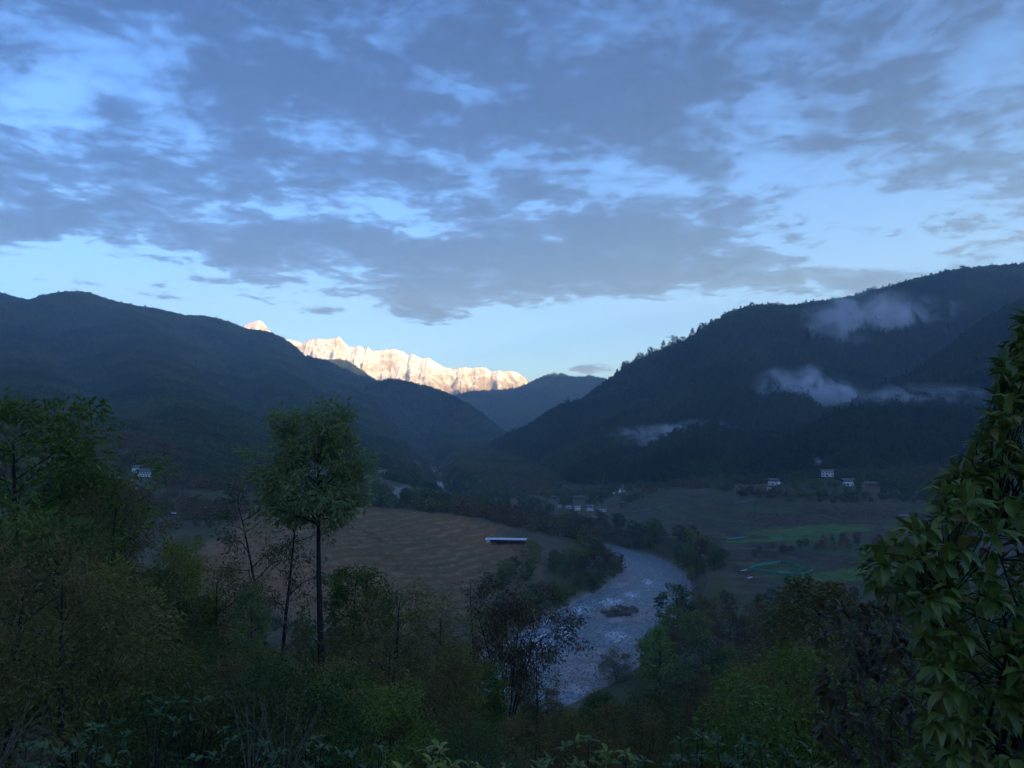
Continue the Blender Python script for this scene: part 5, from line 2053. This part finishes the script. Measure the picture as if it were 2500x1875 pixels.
# =====================================================================
# mist hanging before the right mountain, smoke over a roof
# =====================================================================
def ray_ground(px, py, y0=300.0, y1=4500.0):
    """forward distance at which the ray through a pixel meets the ground"""
    Y = np.geomspace(y0, y1, 1500)
    P = np.array([pt(px, py, v) for v in Y])
    h = terrain(P[:, 0], P[:, 1])[0]
    hit = np.nonzero(P[:, 2] < h)[0]
    return Y[hit[0]] if len(hit) else y1


def mist(px, py, wpx, hpx, thick, dens, seed, tilt, label, name='mist_wisp', before=0.0, scale=2.2):
    import bmesh
    Y = ray_ground(px, py) - before
    c = pt(px, py, Y)
    sx, sz = wpx / F_PX * Y * 0.5, hpx / F_PX * Y * 0.5
    bm = bmesh.new()
    bmesh.ops.create_icosphere(bm, subdivisions=3, radius=1.0)
    me = bpy.data.meshes.new(name)
    bm.to_mesh(me)
    bm.free()
    o = obj(name, me, None, None, c)
    o.scale = (sx, thick, sz)
    o.rotation_euler = (0, tilt, 0)
    m = bpy.data.materials.new(name)
    m.use_nodes = True
    k = NT(m.node_tree)
    out = k.n('ShaderNodeOutputMaterial')
    p = k.n('ShaderNodeVolumePrincipled')
    p.inputs['Color'].default_value = (0.92, 0.94, 0.97, 1)
    tc = k.n('ShaderNodeTexCoord')
    mp = k.n('ShaderNodeMapping')
    k.link(tc.outputs['Object'], mp.inputs[0])
    mp.inputs['Location'].default_value = (seed * 3.1, seed * 1.7, seed * 0.9)
    asp = min(3.0, sx / sz)
    mp.inputs['Scale'].default_value = (asp, 1.0, 1.0)
    n1 = k.noise(mp.outputs[0], scale * 0.55, 5.0, 0.58, 1.2)
    wv = k.n('ShaderNodeTexNoise')
    wv.inputs['Scale'].default_value = 1.3
    wv.inputs['Detail'].default_value = 3.0
    k.link(mp.outputs[0], wv.inputs['Vector'])
    off = k.n('ShaderNodeVectorMath', operation='SUBTRACT')
    k.link(wv.outputs['Color'], off.inputs[0])
    off.inputs[1].default_value = (0.5, 0.5, 0.5)
    sc = k.n('ShaderNodeVectorMath', operation='SCALE')
    k.link(off.outputs[0], sc.inputs[0])
    sc.inputs[3].default_value = 0.9
    ad = k.n('ShaderNodeVectorMath', operation='ADD')
    k.link(tc.outputs['Object'], ad.inputs[0])
    k.link(sc.outputs[0], ad.inputs[1])
    ln = k.n('ShaderNodeVectorMath', operation='LENGTH')
    k.link(ad.outputs[0], ln.inputs[0])
    rim = k.n('ShaderNodeVectorMath', operation='LENGTH')
    k.link(tc.outputs['Object'], rim.inputs[0])
    d = k.math('MULTIPLY', k.ramp(ln.outputs['Value'], 0.85, 0.05), k.ramp(n1, 0.42, 0.68))
    d = k.math('MULTIPLY', d, k.ramp(rim.outputs['Value'], 0.97, 0.75))
    k.link(k.math('MULTIPLY', d, dens), p.inputs['Density'])
    k.link(p.outputs[0], out.inputs['Volume'])
    me.materials.append(m)
    tag(o, label, 'smoke' if name == 'chimney_smoke' else 'mist', None)
    return o


mist(2075, 800, 470, 260, 100, 0.060, 1, -0.25, 'ragged mist wisp hanging high on the right mountain', before=60)
mist(2160, 785, 520, 170, 90, 0.045, 5, -0.1, 'flat mist trail right of the ragged wisp high on the mountain', before=60)
mist(1990, 970, 400, 190, 90, 0.090, 2, 0.18, 'bright mist tongue in the gully behind the front spur', before=50)
mist(2240, 975, 700, 130, 80, 0.024, 3, 0.05, 'thin mist veil trailing right from the bright tongue', before=50)
mist(1650, 1058, 430, 90, 60, 0.055, 4, -0.05, 'thin low mist streak across the foot of the right mountain', before=45)
mist(2008, 1128, 90, 44, 8, 0.09, 6, 0.3, 'small smoke puff above the large white house', 'chimney_smoke', before=15)

# =====================================================================
# the air of the valley
# =====================================================================
def build_haze():
    x0, x1, y0, y1, z0, z1 = -4900, 4750, -4700, 9500, -60, 1800
    v = np.array([(x, y, z) for z in (z0, z1) for y in (y0, y1) for x in (x0, x1)], float)
    f = np.array([(0, 2, 3, 1), (4, 5, 7, 6), (0, 1, 5, 4), (2, 6, 7, 3), (0, 4, 6, 2), (1, 3, 7, 5)])
    me = mesh_from('haze', v, f)
    m = bpy.data.materials.new('haze')
    m.use_nodes = True
    k = NT(m.node_tree)
    out = k.n('ShaderNodeOutputMaterial')
    p = k.n('ShaderNodeVolumePrincipled')
    p.inputs['Color'].default_value = HAZE_COLOR
    p.inputs['Absorption Color'].default_value = (1, 1, 1, 1)
    p.inputs['Density'].default_value = HAZE_DENSITY
    p.inputs['Anisotropy'].default_value = 0.35
    k.link(p.outputs[0], out.inputs['Volume'])
    tag(obj('haze', me, m), kind='stuff')


build_haze()
